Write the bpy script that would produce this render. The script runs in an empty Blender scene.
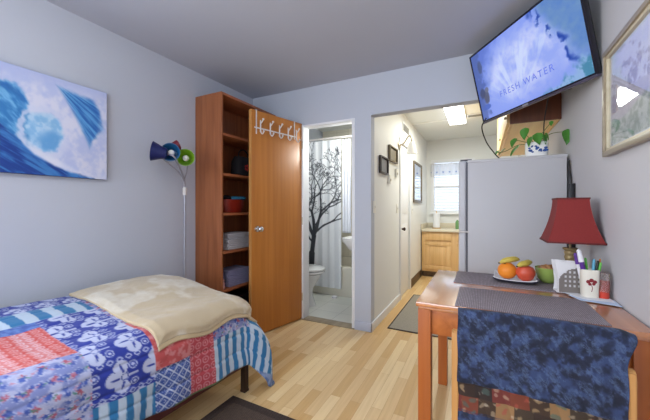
import bpy, bmesh, math, random
import numpy as np
from mathutils import Vector, Matrix, Euler

C = bpy.context.scene.collection
PI = math.pi
rad = math.radians
random.seed(7)
XL, XR, YF, XH, H, CE = -2.365, 0.54, 2.796, -0.936, 1.1754, 2.44
YB, YE = -1.35, 6.08          # wall behind the camera, kitchen end wall

# ------------------------------------------------------------------ colour
def lin1(c):
    return c / 12.92 if c <= 0.04045 else ((c + 0.055) / 1.055) ** 2.4
def rgb(r, g, b):
    return (lin1(r / 255), lin1(g / 255), lin1(b / 255), 1.0)
def lin_np(a):
    a = np.clip(a, 0, 1)
    return np.where(a <= 0.04045, a / 12.92, ((a + 0.055) / 1.055) ** 2.4)

# ------------------------------------------------------------------ materials
def new_mat(name):
    m = bpy.data.materials.new(name); m.use_nodes = True
    nt = m.node_tree
    return m, nt, nt.nodes['Principled BSDF']
def mat(name, col, rough=0.5, metal=0.0, var=0.05, scale=30, bump=0.0, coat=0.0, trans=0.0, emit=None, estr=0, spec=0.5, ior=1.45):
    m, nt, p = new_mat(name)
    p.inputs['Roughness'].default_value = rough
    p.inputs['Metallic'].default_value = metal
    p.inputs['Coat Weight'].default_value = coat
    p.inputs['Transmission Weight'].default_value = trans
    p.inputs['Specular IOR Level'].default_value = spec
    p.inputs['IOR'].default_value = ior
    tc = nt.nodes.new('ShaderNodeTexCoord')
    nz = nt.nodes.new('ShaderNodeTexNoise'); nz.inputs['Scale'].default_value = scale; nz.inputs['Detail'].default_value = 3
    nt.links.new(tc.outputs['Object'], nz.inputs['Vector'])
    mx = nt.nodes.new('ShaderNodeMix'); mx.data_type = 'RGBA'
    mx.inputs[6].default_value = tuple(max(0, c * (1 - var)) for c in col[:3]) + (1,)
    mx.inputs[7].default_value = tuple(min(1, c * (1 + var)) for c in col[:3]) + (1,)
    nt.links.new(nz.outputs['Fac'], mx.inputs[0])
    nt.links.new(mx.outputs[2], p.inputs['Base Color'])
    if bump:
        b = nt.nodes.new('ShaderNodeBump'); b.inputs['Strength'].default_value = bump; b.inputs['Distance'].default_value = 0.004
        nt.links.new(nz.outputs['Fac'], b.inputs['Height']); nt.links.new(b.outputs['Normal'], p.inputs['Normal'])
    if emit:
        p.inputs['Emission Color'].default_value = emit; p.inputs['Emission Strength'].default_value = estr
    return m
def wood(name, c1, c2, axis='z', rough=0.4, scale=9, stretch=0.06, coat=0.0, coat_rough=0.1):
    m, nt, p = new_mat(name)
    p.inputs['Roughness'].default_value = rough; p.inputs['Coat Weight'].default_value = coat
    p.inputs['Coat Roughness'].default_value = coat_rough
    tc = nt.nodes.new('ShaderNodeTexCoord'); mp = nt.nodes.new('ShaderNodeMapping')
    s = [scale * 3] * 3; s['xyz'.index(axis)] = scale * 3 * stretch
    mp.inputs['Scale'].default_value = s
    nt.links.new(tc.outputs['Object'], mp.inputs['Vector'])
    nz = nt.nodes.new('ShaderNodeTexNoise'); nz.inputs['Scale'].default_value = 1; nz.inputs['Detail'].default_value = 6; nz.inputs['Distortion'].default_value = 0.6
    nt.links.new(mp.outputs['Vector'], nz.inputs['Vector'])
    cr = nt.nodes.new('ShaderNodeValToRGB')
    cr.color_ramp.elements[0].position = 0.3; cr.color_ramp.elements[0].color = c1
    cr.color_ramp.elements[1].position = 0.7; cr.color_ramp.elements[1].color = c2
    nt.links.new(nz.outputs['Fac'], cr.inputs['Fac']); nt.links.new(cr.outputs['Color'], p.inputs['Base Color'])
    return m
def vc_mat(name, rough=0.8, estr=0.0, sheen=0.0, bump=0.0, bscale=200, sss=False, coat=0.0):
    m, nt, p = new_mat(name)
    a = nt.nodes.new('ShaderNodeVertexColor'); a.layer_name = 'Col'
    p.inputs['Roughness'].default_value = rough
    p.inputs['Coat Weight'].default_value = coat
    if estr:
        p.inputs['Base Color'].default_value = (0.01, 0.01, 0.01, 1)
        nt.links.new(a.outputs['Color'], p.inputs['Emission Color']); p.inputs['Emission Strength'].default_value = estr
    else:
        nt.links.new(a.outputs['Color'], p.inputs['Base Color'])
    if sheen: p.inputs['Sheen Weight'].default_value = sheen
    if bump:
        tc = nt.nodes.new('ShaderNodeTexCoord')
        nz = nt.nodes.new('ShaderNodeTexNoise'); nz.inputs['Scale'].default_value = bscale
        nt.links.new(tc.outputs['Object'], nz.inputs['Vector'])
        b = nt.nodes.new('ShaderNodeBump'); b.inputs['Strength'].default_value = bump; b.inputs['Distance'].default_value = 0.004
        nt.links.new(nz.outputs['Fac'], b.inputs['Height']); nt.links.new(b.outputs['Normal'], p.inputs['Normal'])
    return m
def floor_mat():
    m, nt, p = new_mat('laminate_planks')
    tc = nt.nodes.new('ShaderNodeTexCoord'); sp = nt.nodes.new('ShaderNodeSeparateXYZ'); cb = nt.nodes.new('ShaderNodeCombineXYZ')
    nt.links.new(tc.outputs['Object'], sp.inputs[0])
    nt.links.new(sp.outputs['Y'], cb.inputs['X']); nt.links.new(sp.outputs['X'], cb.inputs['Y'])
    br = nt.nodes.new('ShaderNodeTexBrick'); br.inputs['Scale'].default_value = 1
    br.inputs['Brick Width'].default_value = 0.62; br.inputs['Row Height'].default_value = 0.066; br.inputs['Mortar Size'].default_value = 0.0009
    br.inputs['Color1'].default_value = rgb(214, 172, 112); br.inputs['Color2'].default_value = rgb(244, 218, 170); br.inputs['Mortar'].default_value = rgb(196, 154, 100)
    br.offset = 0.37
    nt.links.new(cb.outputs[0], br.inputs['Vector'])
    mp = nt.nodes.new('ShaderNodeMapping'); mp.inputs['Scale'].default_value = (3, 60, 1)
    nt.links.new(cb.outputs[0], mp.inputs['Vector'])
    nz = nt.nodes.new('ShaderNodeTexNoise'); nz.inputs['Scale'].default_value = 1.0; nz.inputs['Detail'].default_value = 5
    nt.links.new(mp.outputs[0], nz.inputs['Vector'])
    cr = nt.nodes.new('ShaderNodeValToRGB'); cr.color_ramp.elements[0].position = .3; cr.color_ramp.elements[1].position = .7
    cr.color_ramp.elements[0].color = (.86, .82, .76, 1); cr.color_ramp.elements[1].color = (1, 1, 1, 1)
    nt.links.new(nz.outputs['Fac'], cr.inputs['Fac'])
    mx = nt.nodes.new('ShaderNodeMix'); mx.data_type = 'RGBA'; mx.blend_type = 'MULTIPLY'; mx.inputs[0].default_value = 0.75
    nt.links.new(br.outputs['Color'], mx.inputs[6]); nt.links.new(cr.outputs['Color'], mx.inputs[7])
    nt.links.new(mx.outputs[2], p.inputs['Base Color'])
    p.inputs['Roughness'].default_value = 0.32
    return m
def tile_mat(name, c1, c2, cm, w=0.3, h=0.3, rough=0.3, axes='xy'):
    m, nt, p = new_mat(name)
    tc = nt.nodes.new('ShaderNodeTexCoord'); sp = nt.nodes.new('ShaderNodeSeparateXYZ'); cb = nt.nodes.new('ShaderNodeCombineXYZ')
    nt.links.new(tc.outputs['Object'], sp.inputs[0])
    nt.links.new(sp.outputs[axes[0].upper()], cb.inputs['X']); nt.links.new(sp.outputs[axes[1].upper()], cb.inputs['Y'])
    br = nt.nodes.new('ShaderNodeTexBrick'); br.inputs['Scale'].default_value = 1; br.offset = 0
    br.inputs['Brick Width'].default_value = w; br.inputs['Row Height'].default_value = h; br.inputs['Mortar Size'].default_value = 0.003
    br.inputs['Color1'].default_value = c1; br.inputs['Color2'].default_value = c2; br.inputs['Mortar'].default_value = cm
    nt.links.new(cb.outputs[0], br.inputs['Vector']); nt.links.new(br.outputs['Color'], p.inputs['Base Color'])
    p.inputs['Roughness'].default_value = rough
    return m
def weave_mat(name, c1, c2, axis='x', scale=420, rough=0.85):
    m, nt, p = new_mat(name)
    tc = nt.nodes.new('ShaderNodeTexCoord'); wv = nt.nodes.new('ShaderNodeTexWave')
    wv.bands_direction = axis.upper(); wv.inputs['Scale'].default_value = scale / 20; wv.inputs['Distortion'].default_value = 0.6; wv.inputs['Detail'].default_value = 2
    nt.links.new(tc.outputs['Object'], wv.inputs['Vector'])
    nz = nt.nodes.new('ShaderNodeTexNoise'); nz.inputs['Scale'].default_value = 90
    nt.links.new(tc.outputs['Object'], nz.inputs['Vector'])
    ad = nt.nodes.new('ShaderNodeMath'); ad.operation = 'MULTIPLY'
    nt.links.new(wv.outputs['Fac'], ad.inputs[0]); nt.links.new(nz.outputs['Fac'], ad.inputs[1])
    cr = nt.nodes.new('ShaderNodeValToRGB'); cr.color_ramp.elements[0].color = c1; cr.color_ramp.elements[1].color = c2; cr.color_ramp.elements[1].position = .6
    nt.links.new(ad.outputs[0], cr.inputs['Fac']); nt.links.new(cr.outputs['Color'], p.inputs['Base Color'])
    b = nt.nodes.new('ShaderNodeBump'); b.inputs['Strength'].default_value = .3; b.inputs['Distance'].default_value = .002
    nt.links.new(wv.outputs['Fac'], b.inputs['Height']); nt.links.new(b.outputs['Normal'], p.inputs['Normal'])
    p.inputs['Roughness'].default_value = rough
    return m

WHITE = rgb(205, 210, 220)
M = {}
M['wall'] = mat('wall_paint', rgb(190, 195, 207), 0.7, var=0.012, scale=4, bump=0.02)
M['wall_right'] = mat('wall_paint_lit_neutral', rgb(199, 198, 202), 0.7, var=0.012, scale=4, bump=0.02)  # wall paint made paler and neutral: the light's tint put into the colour
M['wall_kitchen'] = mat('wall_paint_kitchen', rgb(228, 229, 228), 0.6, var=0.012, scale=4)
M['ceil'] = mat('ceiling_paint', rgb(184, 188, 200), 0.9, var=0.02, scale=3)
M['ceil_kitchen'] = mat('ceiling_paint_kitchen', rgb(226, 228, 226), 0.8, var=0.012, scale=3)
M['trim'] = mat('white_trim', rgb(232, 233, 236), 0.4, var=0.01)
M['grey_trim'] = mat('painted_baseboard', rgb(192, 198, 214), 0.5, var=0.02)
M['dark_base'] = wood('dark_baseboard', rgb(70, 55, 38), rgb(105, 82, 56), 'y', 0.5)
M['floor'] = floor_mat()
M['bath_floor'] = tile_mat('bathroom_tile', rgb(214, 216, 208), rgb(224, 224, 216), rgb(190, 190, 182))
M['bath_wall'] = tile_mat('bathroom_wall_tile', rgb(218, 212, 194), rgb(224, 217, 200), rgb(200, 194, 176), .2, .2, .25, 'xz')
M['porcelain'] = mat('white_porcelain', rgb(238, 238, 236), 0.15, var=0.005, coat=0.4)
M['enamel'] = mat('bathtub_enamel', rgb(226, 220, 204), 0.25, var=0.01)
M['cherry'] = wood('cherry_veneer', rgb(132, 74, 40), rgb(166, 100, 60), 'z', 0.42)
M['cherry_y'] = wood('cherry_veneer_shelf', rgb(122, 60, 34), rgb(156, 84, 48), 'y', 0.42)
M['cherry_edge'] = wood('cherry_edge', rgb(152, 86, 52), rgb(176, 106, 68), 'y', 0.4)
M['door'] = wood('door_veneer', rgb(176, 108, 40), rgb(194, 124, 52), 'z', 0.36, scale=7, stretch=0.04)
M['door_edge'] = wood('door_edge_veneer', rgb(184, 126, 66), rgb(200, 144, 84), 'z', 0.4)
M['chrome'] = mat('chrome', rgb(215, 215, 215), 0.18, 1.0, 0.02)
M['white_metal'] = mat('white_enamel_metal', rgb(212, 206, 202), 0.35, var=0.01)
M['dark_metal'] = mat('dark_bronze_metal', rgb(64, 48, 42), 0.45, 0.5, 0.06)
M['rail'] = mat('bed_rail_brown', rgb(92, 50, 46), 0.4, 0.1, 0.06)
M['table'] = wood('table_wood', rgb(162, 86, 36), rgb(188, 108, 52), 'y', 0.38, scale=8, coat=0.25)
M['table_top'] = wood('table_top_wood', rgb(180, 104, 48), rgb(200, 122, 60), 'y', 0.3, scale=8, coat=1.0, coat_rough=0.13)
M['table_top'].node_tree.nodes['Principled BSDF'].inputs['Coat IOR'].default_value = 2.4
M['table_z'] = wood('table_leg_wood', rgb(162, 84, 34), rgb(184, 104, 46), 'z', 0.4, scale=8, coat=0.2)
M['chair'] = wood('chair_wood', rgb(186, 132, 72), rgb(206, 152, 92), 'z', 0.42)
M['oak'] = wood('oak_cabinet', rgb(208, 166, 108), rgb(226, 188, 134), 'z', 0.4, scale=7)
M['birch'] = wood('birch_underside', rgb(222, 186, 128), rgb(236, 206, 152), 'y', 0.5, scale=5)
M['walnut'] = wood('dark_panel', rgb(92, 48, 28), rgb(122, 68, 42), 'z', 0.5, scale=8)
M['counter'] = mat('counter_laminate', rgb(214, 204, 182), 0.35, var=0.05, scale=80)
M['fridge'] = mat('fridge_enamel', rgb(192, 191, 195), 0.4, var=0.008, scale=6)
M['fridge_door'] = mat('fridge_door_enamel', rgb(198, 198, 203), 0.35, var=0.008)
M['gasket'] = mat('door_gasket', rgb(96, 98, 106), 0.7)
M['black'] = mat('black_plastic', rgb(24, 23, 28), 0.4, var=0.03)
M['tvblack'] = mat('tv_bezel', rgb(28, 26, 40), 0.25, var=0.03)
M['tvtrim'] = mat('tv_lower_trim', rgb(96, 92, 112), 0.3, 0.6, 0.03)
M['cable'] = mat('cable_rubber', rgb(30, 24, 24), 0.5)
M['brass'] = mat('brushed_nickel', rgb(190, 180, 160), 0.35, 0.9)
M['glass_shade'] = mat('frosted_glass', rgb(232, 232, 224), 0.4, var=0.01, emit=(1, .96, .88, 1), estr=0.35)
M['switch'] = mat('switch_plastic', rgb(232, 230, 222), 0.4, var=0.01)
M['plate_white'] = mat('glazed_white', rgb(232, 230, 232), 0.15, var=0.01, coat=.5)
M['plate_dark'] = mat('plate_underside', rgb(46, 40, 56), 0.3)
M['green_bowl'] = mat('green_glaze', rgb(150, 172, 88), 0.2, var=0.03, coat=.4)
M['orange'] = mat('orange_peel', rgb(238, 140, 40), 0.45, var=0.08, scale=160, bump=0.25)
M['apple'] = mat('apple_skin', rgb(206, 84, 60), 0.3, var=0.25, scale=22)
M['banana'] = mat('banana_peel', rgb(206, 184, 84), 0.5, var=0.16, scale=25)
M['stem'] = mat('stem_brown', rgb(84, 60, 34), 0.8)
M['nuts'] = mat('nut_shell', rgb(176, 128, 84), 0.6, var=0.3, scale=60)
M['leaf'] = mat('pothos_leaf', rgb(76, 138, 52), 0.4, var=0.2, scale=35)
M['vine'] = mat('pothos_vine', rgb(96, 112, 52), 0.5)
M['red_plastic'] = mat('red_plastic', rgb(206, 70, 54), 0.35, var=0.03)
M['clear'] = mat('clear_plastic', rgb(235, 225, 222), 0.1, trans=0.85)
M['shade_red'] = mat('red_lamp_fabric', rgb(132, 38, 36), 0.7, var=0.1, scale=120, bump=.1)
M['shade_trim'] = mat('red_lamp_trim', rgb(96, 26, 26), 0.6)
M['bronze'] = mat('antique_bronze', rgb(150, 130, 92), 0.5, 0.3, 0.15)
M['paper'] = mat('paper', rgb(232, 234, 240), 0.8, var=0.01)
M['paper_blue'] = mat('blue_paper', rgb(196, 212, 236), 0.8, var=0.02)
M['mat'] = weave_mat('woven_placemat', rgb(118, 108, 114), rgb(166, 156, 162), 'x', 900)
M['rug'] = weave_mat('brown_rug_weave', rgb(54, 40, 36), rgb(104, 86, 74), 'x', 700)
M['rug_border'] = weave_mat('brown_rug_border', rgb(40, 30, 28), rgb(78, 62, 56), 'y', 700)
M['runner'] = weave_mat('grey_runner_weave', rgb(136, 128, 116), rgb(164, 156, 142), 'y', 500)
M['towel_grey'] = mat('towel_white', rgb(196, 192, 196), 0.95, var=0.08, scale=120, bump=.5)
M['towel_lav'] = mat('towel_lavender', rgb(150, 146, 178), 0.95, var=0.1, scale=120, bump=.5)
M['basket'] = mat('red_wood_basket', rgb(150, 40, 24), 0.4, var=0.1)
M['teal_cloth'] = mat('teal_cloth', rgb(44, 116, 150), 0.9)
M['black_cloth'] = mat('black_fabric', rgb(22, 20, 26), 0.8)
M['red_cloth'] = mat('red_fabric', rgb(168, 44, 44), 0.8)
M['pink'] = mat('pink_resin', rgb(214, 160, 150), 0.5)
M['navy'] = mat('navy_lampshade', rgb(22, 30, 84), 0.35, var=.03)
M['teal'] = mat('teal_lampshade', rgb(26, 92, 140), 0.35, var=.03)
M['green'] = mat('green_lampshade', rgb(128, 176, 36), 0.35, var=.03)
M['maroon'] = mat('maroon_lampshade', rgb(116, 28, 48), 0.35, var=.03)
M['bulb'] = mat('frosted_bulb', rgb(240, 240, 236), 0.3)
M['silver'] = mat('silver_paint', rgb(158, 158, 168), 0.35, 0.6)
M['dark_frame'] = mat('dark_frame', rgb(58, 50, 46), 0.4)
M['bronze_frame'] = mat('bronze_frame', rgb(110, 98, 78), 0.4, 0.3)
M['art_grey'] = mat('grey_print', rgb(128, 128, 134), 0.5, var=0.4, scale=14)
M['art_tan'] = mat('tan_print', rgb(138, 130, 112), 0.5, var=0.4, scale=14)
M['mirror'] = mat('mirror_glass', rgb(220, 224, 228), 0.03, 1.0, 0.0)
M['gold'] = wood('gold_frame', rgb(138, 124, 102), rgb(166, 152, 128), 'y', 0.35, scale=6)
M['gold_inner'] = wood('pale_frame', rgb(190, 178, 150), rgb(208, 198, 172), 'y', 0.4, scale=6)
M['vent'] = mat('vent_slats', rgb(136, 134, 128), 0.5)
M['siding'] = tile_mat('neighbour_siding', rgb(214, 220, 230), rgb(218, 224, 234), rgb(170, 180, 196), 8, .14, .7, 'xz')
M['slip'] = mat('aluminium', rgb(190, 192, 198), 0.4, 0.7)
M['bottle_green'] = mat('green_bottle', rgb(120, 168, 110), 0.2, trans=.3)
M['lens'] = mat('fluorescent_lens', rgb(245, 245, 240), 0.4, emit=(1, .98, .93, 1), estr=7.0)
M['globe'] = mat('ceiling_globe', rgb(245, 242, 235), 0.4, emit=(1, .93, .84, 1), estr=3.0)
M['lace'] = mat('lace_fabric', rgb(236, 238, 244), 0.9, var=.05, scale=150)
M['pattern_blue'] = mat('blue_glaze_motif', rgb(52, 84, 150), 0.25)
M['perforated'] = mat('grey_perforated_metal', rgb(140, 132, 128), 0.4, 0.4)
M['canvas_side'] = mat('canvas_edge', rgb(70, 90, 130), 0.8)
M['mattress'] = mat('mattress_ticking', rgb(206, 206, 212), 0.9)
M['purple'] = mat('purple_plastic', rgb(92, 48, 140), 0.3)
M['white_plastic'] = mat('white_plastic', rgb(232, 230, 236), 0.35)
M['pen_green'] = mat('green_plastic', rgb(96, 180, 70), 0.35)
M['pen_teal'] = mat('teal_plastic', rgb(90, 160, 190), 0.35)
M['pen_black'] = mat('pen_black', rgb(20, 22, 26), 0.35)
M['pen_orange'] = mat('orange_pencil', rgb(196, 112, 52), 0.4)
M['motif_red'] = mat('dark_red_motif', rgb(134, 36, 44), 0.4)
M['blade'] = mat('cream_pot', rgb(232, 226, 212), 0.25, var=.02)
M['battenw'] = mat('batten', rgb(238, 238, 234), 0.5)
g, nt, p = new_mat('window_glass'); p.inputs['Transmission Weight'].default_value = 1; p.inputs['Roughness'].default_value = 0; p.inputs['IOR'].default_value = 1.02; M['pane'] = g
# picture glazing: clear with a mirror-like surface reflection
g, nt, p = new_mat('picture_glass')
tr = nt.nodes.new('ShaderNodeBsdfTransparent'); gl = nt.nodes.new('ShaderNodeBsdfGlossy'); gl.inputs['Roughness'].default_value = 0.02
fr = nt.nodes.new('ShaderNodeLayerWeight'); fr.inputs['Blend'].default_value = 0.5; mxs = nt.nodes.new('ShaderNodeMixShader')
pw = nt.nodes.new('ShaderNodeMath'); pw.operation = 'POWER'; pw.inputs[1].default_value = 5; nt.links.new(fr.outputs['Facing'], pw.inputs[0])
ma = nt.nodes.new('ShaderNodeMath'); ma.operation = 'MULTIPLY_ADD'; ma.inputs[1].default_value = .96; ma.inputs[2].default_value = .04; nt.links.new(pw.outputs[0], ma.inputs[0])
nt.links.new(ma.outputs[0], mxs.inputs[0]); nt.links.new(tr.outputs[0], mxs.inputs[1]); nt.links.new(gl.outputs[0], mxs.inputs[2])
nt.links.new(mxs.outputs[0], nt.nodes['Material Output'].inputs['Surface']); M['glass'] = g
M['vc_cloth'] = vc_mat('printed_cotton', 0.85, sheen=.1, bump=.15, bscale=160)
M['vc_plush'] = vc_mat('plush_fleece', 0.95, sheen=.35, bump=.35, bscale=170)
M['vc_art'] = vc_mat('printed_canvas', 0.55)
M['vc_print'] = vc_mat('printed_paper', 0.7)
M['vc_screen'] = vc_mat('lit_screen', 0.2, estr=1.2)
M['vc_curtain'] = vc_mat('printed_shower_fabric', 0.6)
M['screen_text'] = mat('screen_lettering', rgb(60, 80, 170), .3, emit=rgb(104, 118, 190), estr=1.0)

# ------------------------------------------------------------------ objects
MW = {}
def prop(o, label=None, cat=None, group=None, kind=None):
    if label: o['label'] = label
    if cat: o['category'] = cat
    if group: o['group'] = group
    if kind: o['kind'] = kind
    return o
def thing(name, label, cat, loc=(0, 0, 0), rot=(0, 0, 0), group=None):
    o = bpy.data.objects.new(name, None); C.objects.link(o)
    o.empty_display_size = 0.05
    o.location = loc; o.rotation_euler = rot
    MW[o] = Matrix.Translation(Vector(loc)) @ Euler(rot).to_matrix().to_4x4()
    return prop(o, label, cat, group)
def finish(me, mats):
    for m in (mats if isinstance(mats, (list, tuple)) else [mats]):
        me.materials.append(M[m] if isinstance(m, str) else m)
    n = len(me.polygons)
    me.polygons.foreach_set('use_smooth', [True] * n)
    me.set_sharp_from_angle(angle=rad(38))
def place(o, me, parent, local):
    """give the mesh an origin at the middle of its base and put it under its parent"""
    if parent is not None and not local:
        me.transform(MW[parent].inverted())
    co = np.empty(len(me.vertices) * 3, 'f'); me.vertices.foreach_get('co', co); co = co.reshape(-1, 3)
    lo, hi = co.min(0), co.max(0)
    c = Vector(((lo[0] + hi[0]) / 2, (lo[1] + hi[1]) / 2, lo[2]))
    me.transform(Matrix.Translation(-c)); o.location = c
    if parent is not None: o.parent = parent
    MW[o] = (MW[parent] if parent is not None else Matrix()) @ Matrix.Translation(c)
def emit(name, bm, mats, parent=None, local=False):
    bmesh.ops.recalc_face_normals(bm, faces=bm.faces[:])
    me = bpy.data.meshes.new(name); bm.to_mesh(me); bm.free()
    finish(me, mats)
    o = bpy.data.objects.new(name, me); C.objects.link(o)
    place(o, me, parent, local)
    return o
def S(name, bm, mats, parent=None):
    o = emit(name, bm, mats, parent)
    if parent is None: o['kind'] = 'structure'
    return o
def grid(name, P, mats, RGB=None, parent=None, local=False, thick=0.0, off=0.0, midx=None):
    nv, nu = P.shape[:2]
    idx = np.arange(nv * nu).reshape(nv, nu)
    q = np.stack([idx[:-1, :-1], idx[:-1, 1:], idx[1:, 1:], idx[1:, :-1]], -1).reshape(-1, 4)
    me = bpy.data.meshes.new(name)
    me.vertices.add(nv * nu); me.vertices.foreach_set('co', P.reshape(-1).astype('f'))
    me.loops.add(q.size); me.loops.foreach_set('vertex_index', q.reshape(-1).astype('i'))
    me.polygons.add(len(q)); me.polygons.foreach_set('loop_start', np.arange(0, q.size, 4, dtype='i'))
    me.update(calc_edges=True)
    if RGB is not None:
        a = me.color_attributes.new('Col', 'FLOAT_COLOR', 'POINT')
        c = np.ones((nv * nu, 4), 'f'); c[:, :3] = lin_np(RGB.reshape(-1, 3)); a.data.foreach_set('color', c.reshape(-1))
    for m in (mats if isinstance(mats, (list, tuple)) else [mats]): me.materials.append(M[m])
    me.polygons.foreach_set('use_smooth', [True] * len(q))
    me.validate()
    o = bpy.data.objects.new(name, me); C.objects.link(o)
    place(o, me, parent, local)
    if thick:
        s = o.modifiers.new('thickness', 'SOLIDIFY'); s.thickness = thick; s.offset = off
    return o

# ------------------------------------------------------------------ bmesh shapes
def NB(): return bmesh.new()
def merge(bm, t, mtx=None, mi=0):
    if mtx is not None: t.transform(mtx)
    for f in t.faces: f.material_index = mi
    me = bpy.data.meshes.new('tmp'); t.to_mesh(me); t.free(); bm.from_mesh(me); bpy.data.meshes.remove(me)
    return bm
def box(bm, x0, x1, y0, y1, z0, z1, bev=0.0, mi=0, seg=2, mtx=None):
    t = bmesh.new()
    bmesh.ops.create_cube(t, size=1)
    for v in t.verts:
        v.co = Vector((x0 + (v.co.x + .5) * (x1 - x0), y0 + (v.co.y + .5) * (y1 - y0), z0 + (v.co.z + .5) * (z1 - z0)))
    if bev: bmesh.ops.bevel(t, geom=t.edges[:], offset=bev, segments=seg, affect='EDGES', profile=0.6)
    return merge(bm, t, mtx, mi)
def cyl(bm, p0, p1, r0, r1=None, n=16, mi=0):
    p0, p1 = Vector(p0), Vector(p1); d = p1 - p0
    t = bmesh.new()
    bmesh.ops.create_cone(t, cap_ends=True, segments=n, radius1=r0, radius2=r0 if r1 is None else r1, depth=d.length)
    q = Vector((0, 0, 1)).rotation_difference(d.normalized())
    return merge(bm, t, Matrix.Translation((p0 + p1) / 2) @ q.to_matrix().to_4x4(), mi)
def ball(bm, c, r, sc=(1, 1, 1), n=16, mi=0, rot=None):
    t = bmesh.new(); bmesh.ops.create_uvsphere(t, u_segments=n, v_segments=max(8, n * 2 // 3), radius=r)
    m = Matrix.Translation(Vector(c)) @ (rot.to_4x4() if rot is not None else Matrix()) @ Matrix.Diagonal((*sc, 1))
    return merge(bm, t, m, mi)
def lathe(bm, prof, c=(0, 0, 0), n=24, mi=0, mtx=None, close=True):
    t = bmesh.new(); rings = []
    for r, z in prof:
        rings.append([t.verts.new((r * math.cos(2 * PI * k / n), r * math.sin(2 * PI * k / n), z)) for k in range(n)])
    for a, b in zip(rings, rings[1:]):
        for k in range(n): t.faces.new((a[k], a[(k + 1) % n], b[(k + 1) % n], b[k]))
    if close:
        t.faces.new(rings[0][::-1]); t.faces.new(rings[-1])
    m = Matrix.Translation(Vector(c))
    if mtx is not None: m = m @ mtx
    return merge(bm, t, m, mi)
def loft(bm, secs, n=28, mi=0, power=2.0, mtx=None, cap=True):
    t = bmesh.new(); rings = []
    for cx, cy, z, rx, ry in secs:
        ring = []
        for k in range(n):
            a = 2 * PI * k / n; ca, sa = math.cos(a), math.sin(a)
            ring.append(t.verts.new((cx + rx * math.copysign(abs(ca) ** (2 / power), ca), cy + ry * math.copysign(abs(sa) ** (2 / power), sa), z)))
        rings.append(ring)
    for a, b in zip(rings, rings[1:]):
        for k in range(n): t.faces.new((a[k], a[(k + 1) % n], b[(k + 1) % n], b[k]))
    if cap:
        t.faces.new(rings[0][::-1]); t.faces.new(rings[-1])
    return merge(bm, t, mtx, mi)
def smooth_path(pts, n=8):
    P = [Vector(p) for p in pts]; out = []
    for i in range(len(P) - 1):
        a, b, c, d = P[max(i - 1, 0)], P[i], P[i + 1], P[min(i + 2, len(P) - 1)]
        for k in range(n):
            t = k / n
            out.append(0.5 * ((2 * b) + (c - a) * t + (2 * a - 5 * b + 4 * c - d) * t * t + (3 * b - a - 3 * c + d) * t ** 3))
    out.append(P[-1]); return out
def tube(bm, pts, r, n=8, mi=0, smooth=8, radii=None):
    path = smooth_path(pts, smooth) if smooth else [Vector(p) for p in pts]
    t = bmesh.new(); rings = []; up = None
    for i, pnt in enumerate(path):
        d = (path[min(i + 1, len(path) - 1)] - path[max(i - 1, 0)])
        d = d.normalized() if d.length > 1e-9 else Vector((0, 0, 1))
        if up is None: up = d.orthogonal().normalized()
        up = (up - d * up.dot(d)); up = up.normalized() if up.length > 1e-6 else d.orthogonal().normalized()
        s = d.cross(up)
        rr = r if radii is None else np.interp(i / (len(path) - 1), np.linspace(0, 1, len(radii)), radii)
        rings.append([t.verts.new(pnt + (up * math.cos(2 * PI * k / n) + s * math.sin(2 * PI * k / n)) * rr) for k in range(n)])
    for a, b in zip(rings, rings[1:]):
        for k in range(n): t.faces.new((a[k], a[(k + 1) % n], b[(k + 1) % n], b[k]))
    t.faces.new(rings[0][::-1]); t.faces.new(rings[-1])
    return merge(bm, t, None, mi)
def prism(bm, poly, h, mtx=None, mi=0, bev=0):
    """poly in local xy, extruded from z=0 to z=h"""
    t = bmesh.new()
    lo = [t.verts.new((x, y, 0)) for x, y in poly]; hi = [t.verts.new((x, y, h)) for x, y in poly]
    t.faces.new(lo[::-1]); t.faces.new(hi)
    n = len(poly)
    for k in range(n): t.faces.new((lo[k], lo[(k + 1) % n], hi[(k + 1) % n], hi[k]))
    if bev: bmesh.ops.bevel(t, geom=t.edges[:], offset=bev, segments=2, affect='EDGES')
    return merge(bm, t, mtx, mi)
def B(*a, **k): return box(NB(), *a, **k)
def frame_bm(axis, at, thick, a0, a1, z0, z1, w, bev=0.003, bm=None, mi=0):
    """a picture frame lying in the plane axis=at .. at+thick"""
    bm = bm or NB()
    for (u0, u1, v0, v1) in ((a0, a1, z0, z0 + w), (a0, a1, z1 - w, z1), (a0, a0 + w, z0 + w, z1 - w), (a1 - w, a1, z0 + w, z1 - w)):
        if axis == 'x': box(bm, min(at, at + thick), max(at, at + thick), u0, u1, v0, v1, bev, mi)
        else: box(bm, u0, u1, min(at, at + thick), max(at, at + thick), v0, v1, bev, mi)
    return bm

# ------------------------------------------------------------------ noise for printed patterns
def vnoise(x, y, seed=0):
    r = np.random.RandomState(seed).rand(64, 64)
    xi, yi = np.floor(x).astype(int), np.floor(y).astype(int); fx, fy = x - xi, y - yi
    fx, fy = fx * fx * (3 - 2 * fx), fy * fy * (3 - 2 * fy)
    g = lambda a, b: r[a % 64, b % 64]
    return (g(xi, yi) * (1 - fx) + g(xi + 1, yi) * fx) * (1 - fy) + (g(xi, yi + 1) * (1 - fx) + g(xi + 1, yi + 1) * fx) * fy
def fbm(x, y, seed=0, o=4):
    s = 0; a = .5; t = 0
    for k in range(o):
        s = s + a * vnoise(x * 2 ** k, y * 2 ** k, seed + k); t += a; a *= .5
    return s / t
def sst(a, b, x):
    t = np.clip((x - a) / (b - a), 0, 1); return t * t * (3 - 2 * t)
def c3(r, g, b): return np.array([r, g, b]) / 255.0
def mixc(a, b, t): return a * (1 - t[..., None]) + b * t[..., None]

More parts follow.
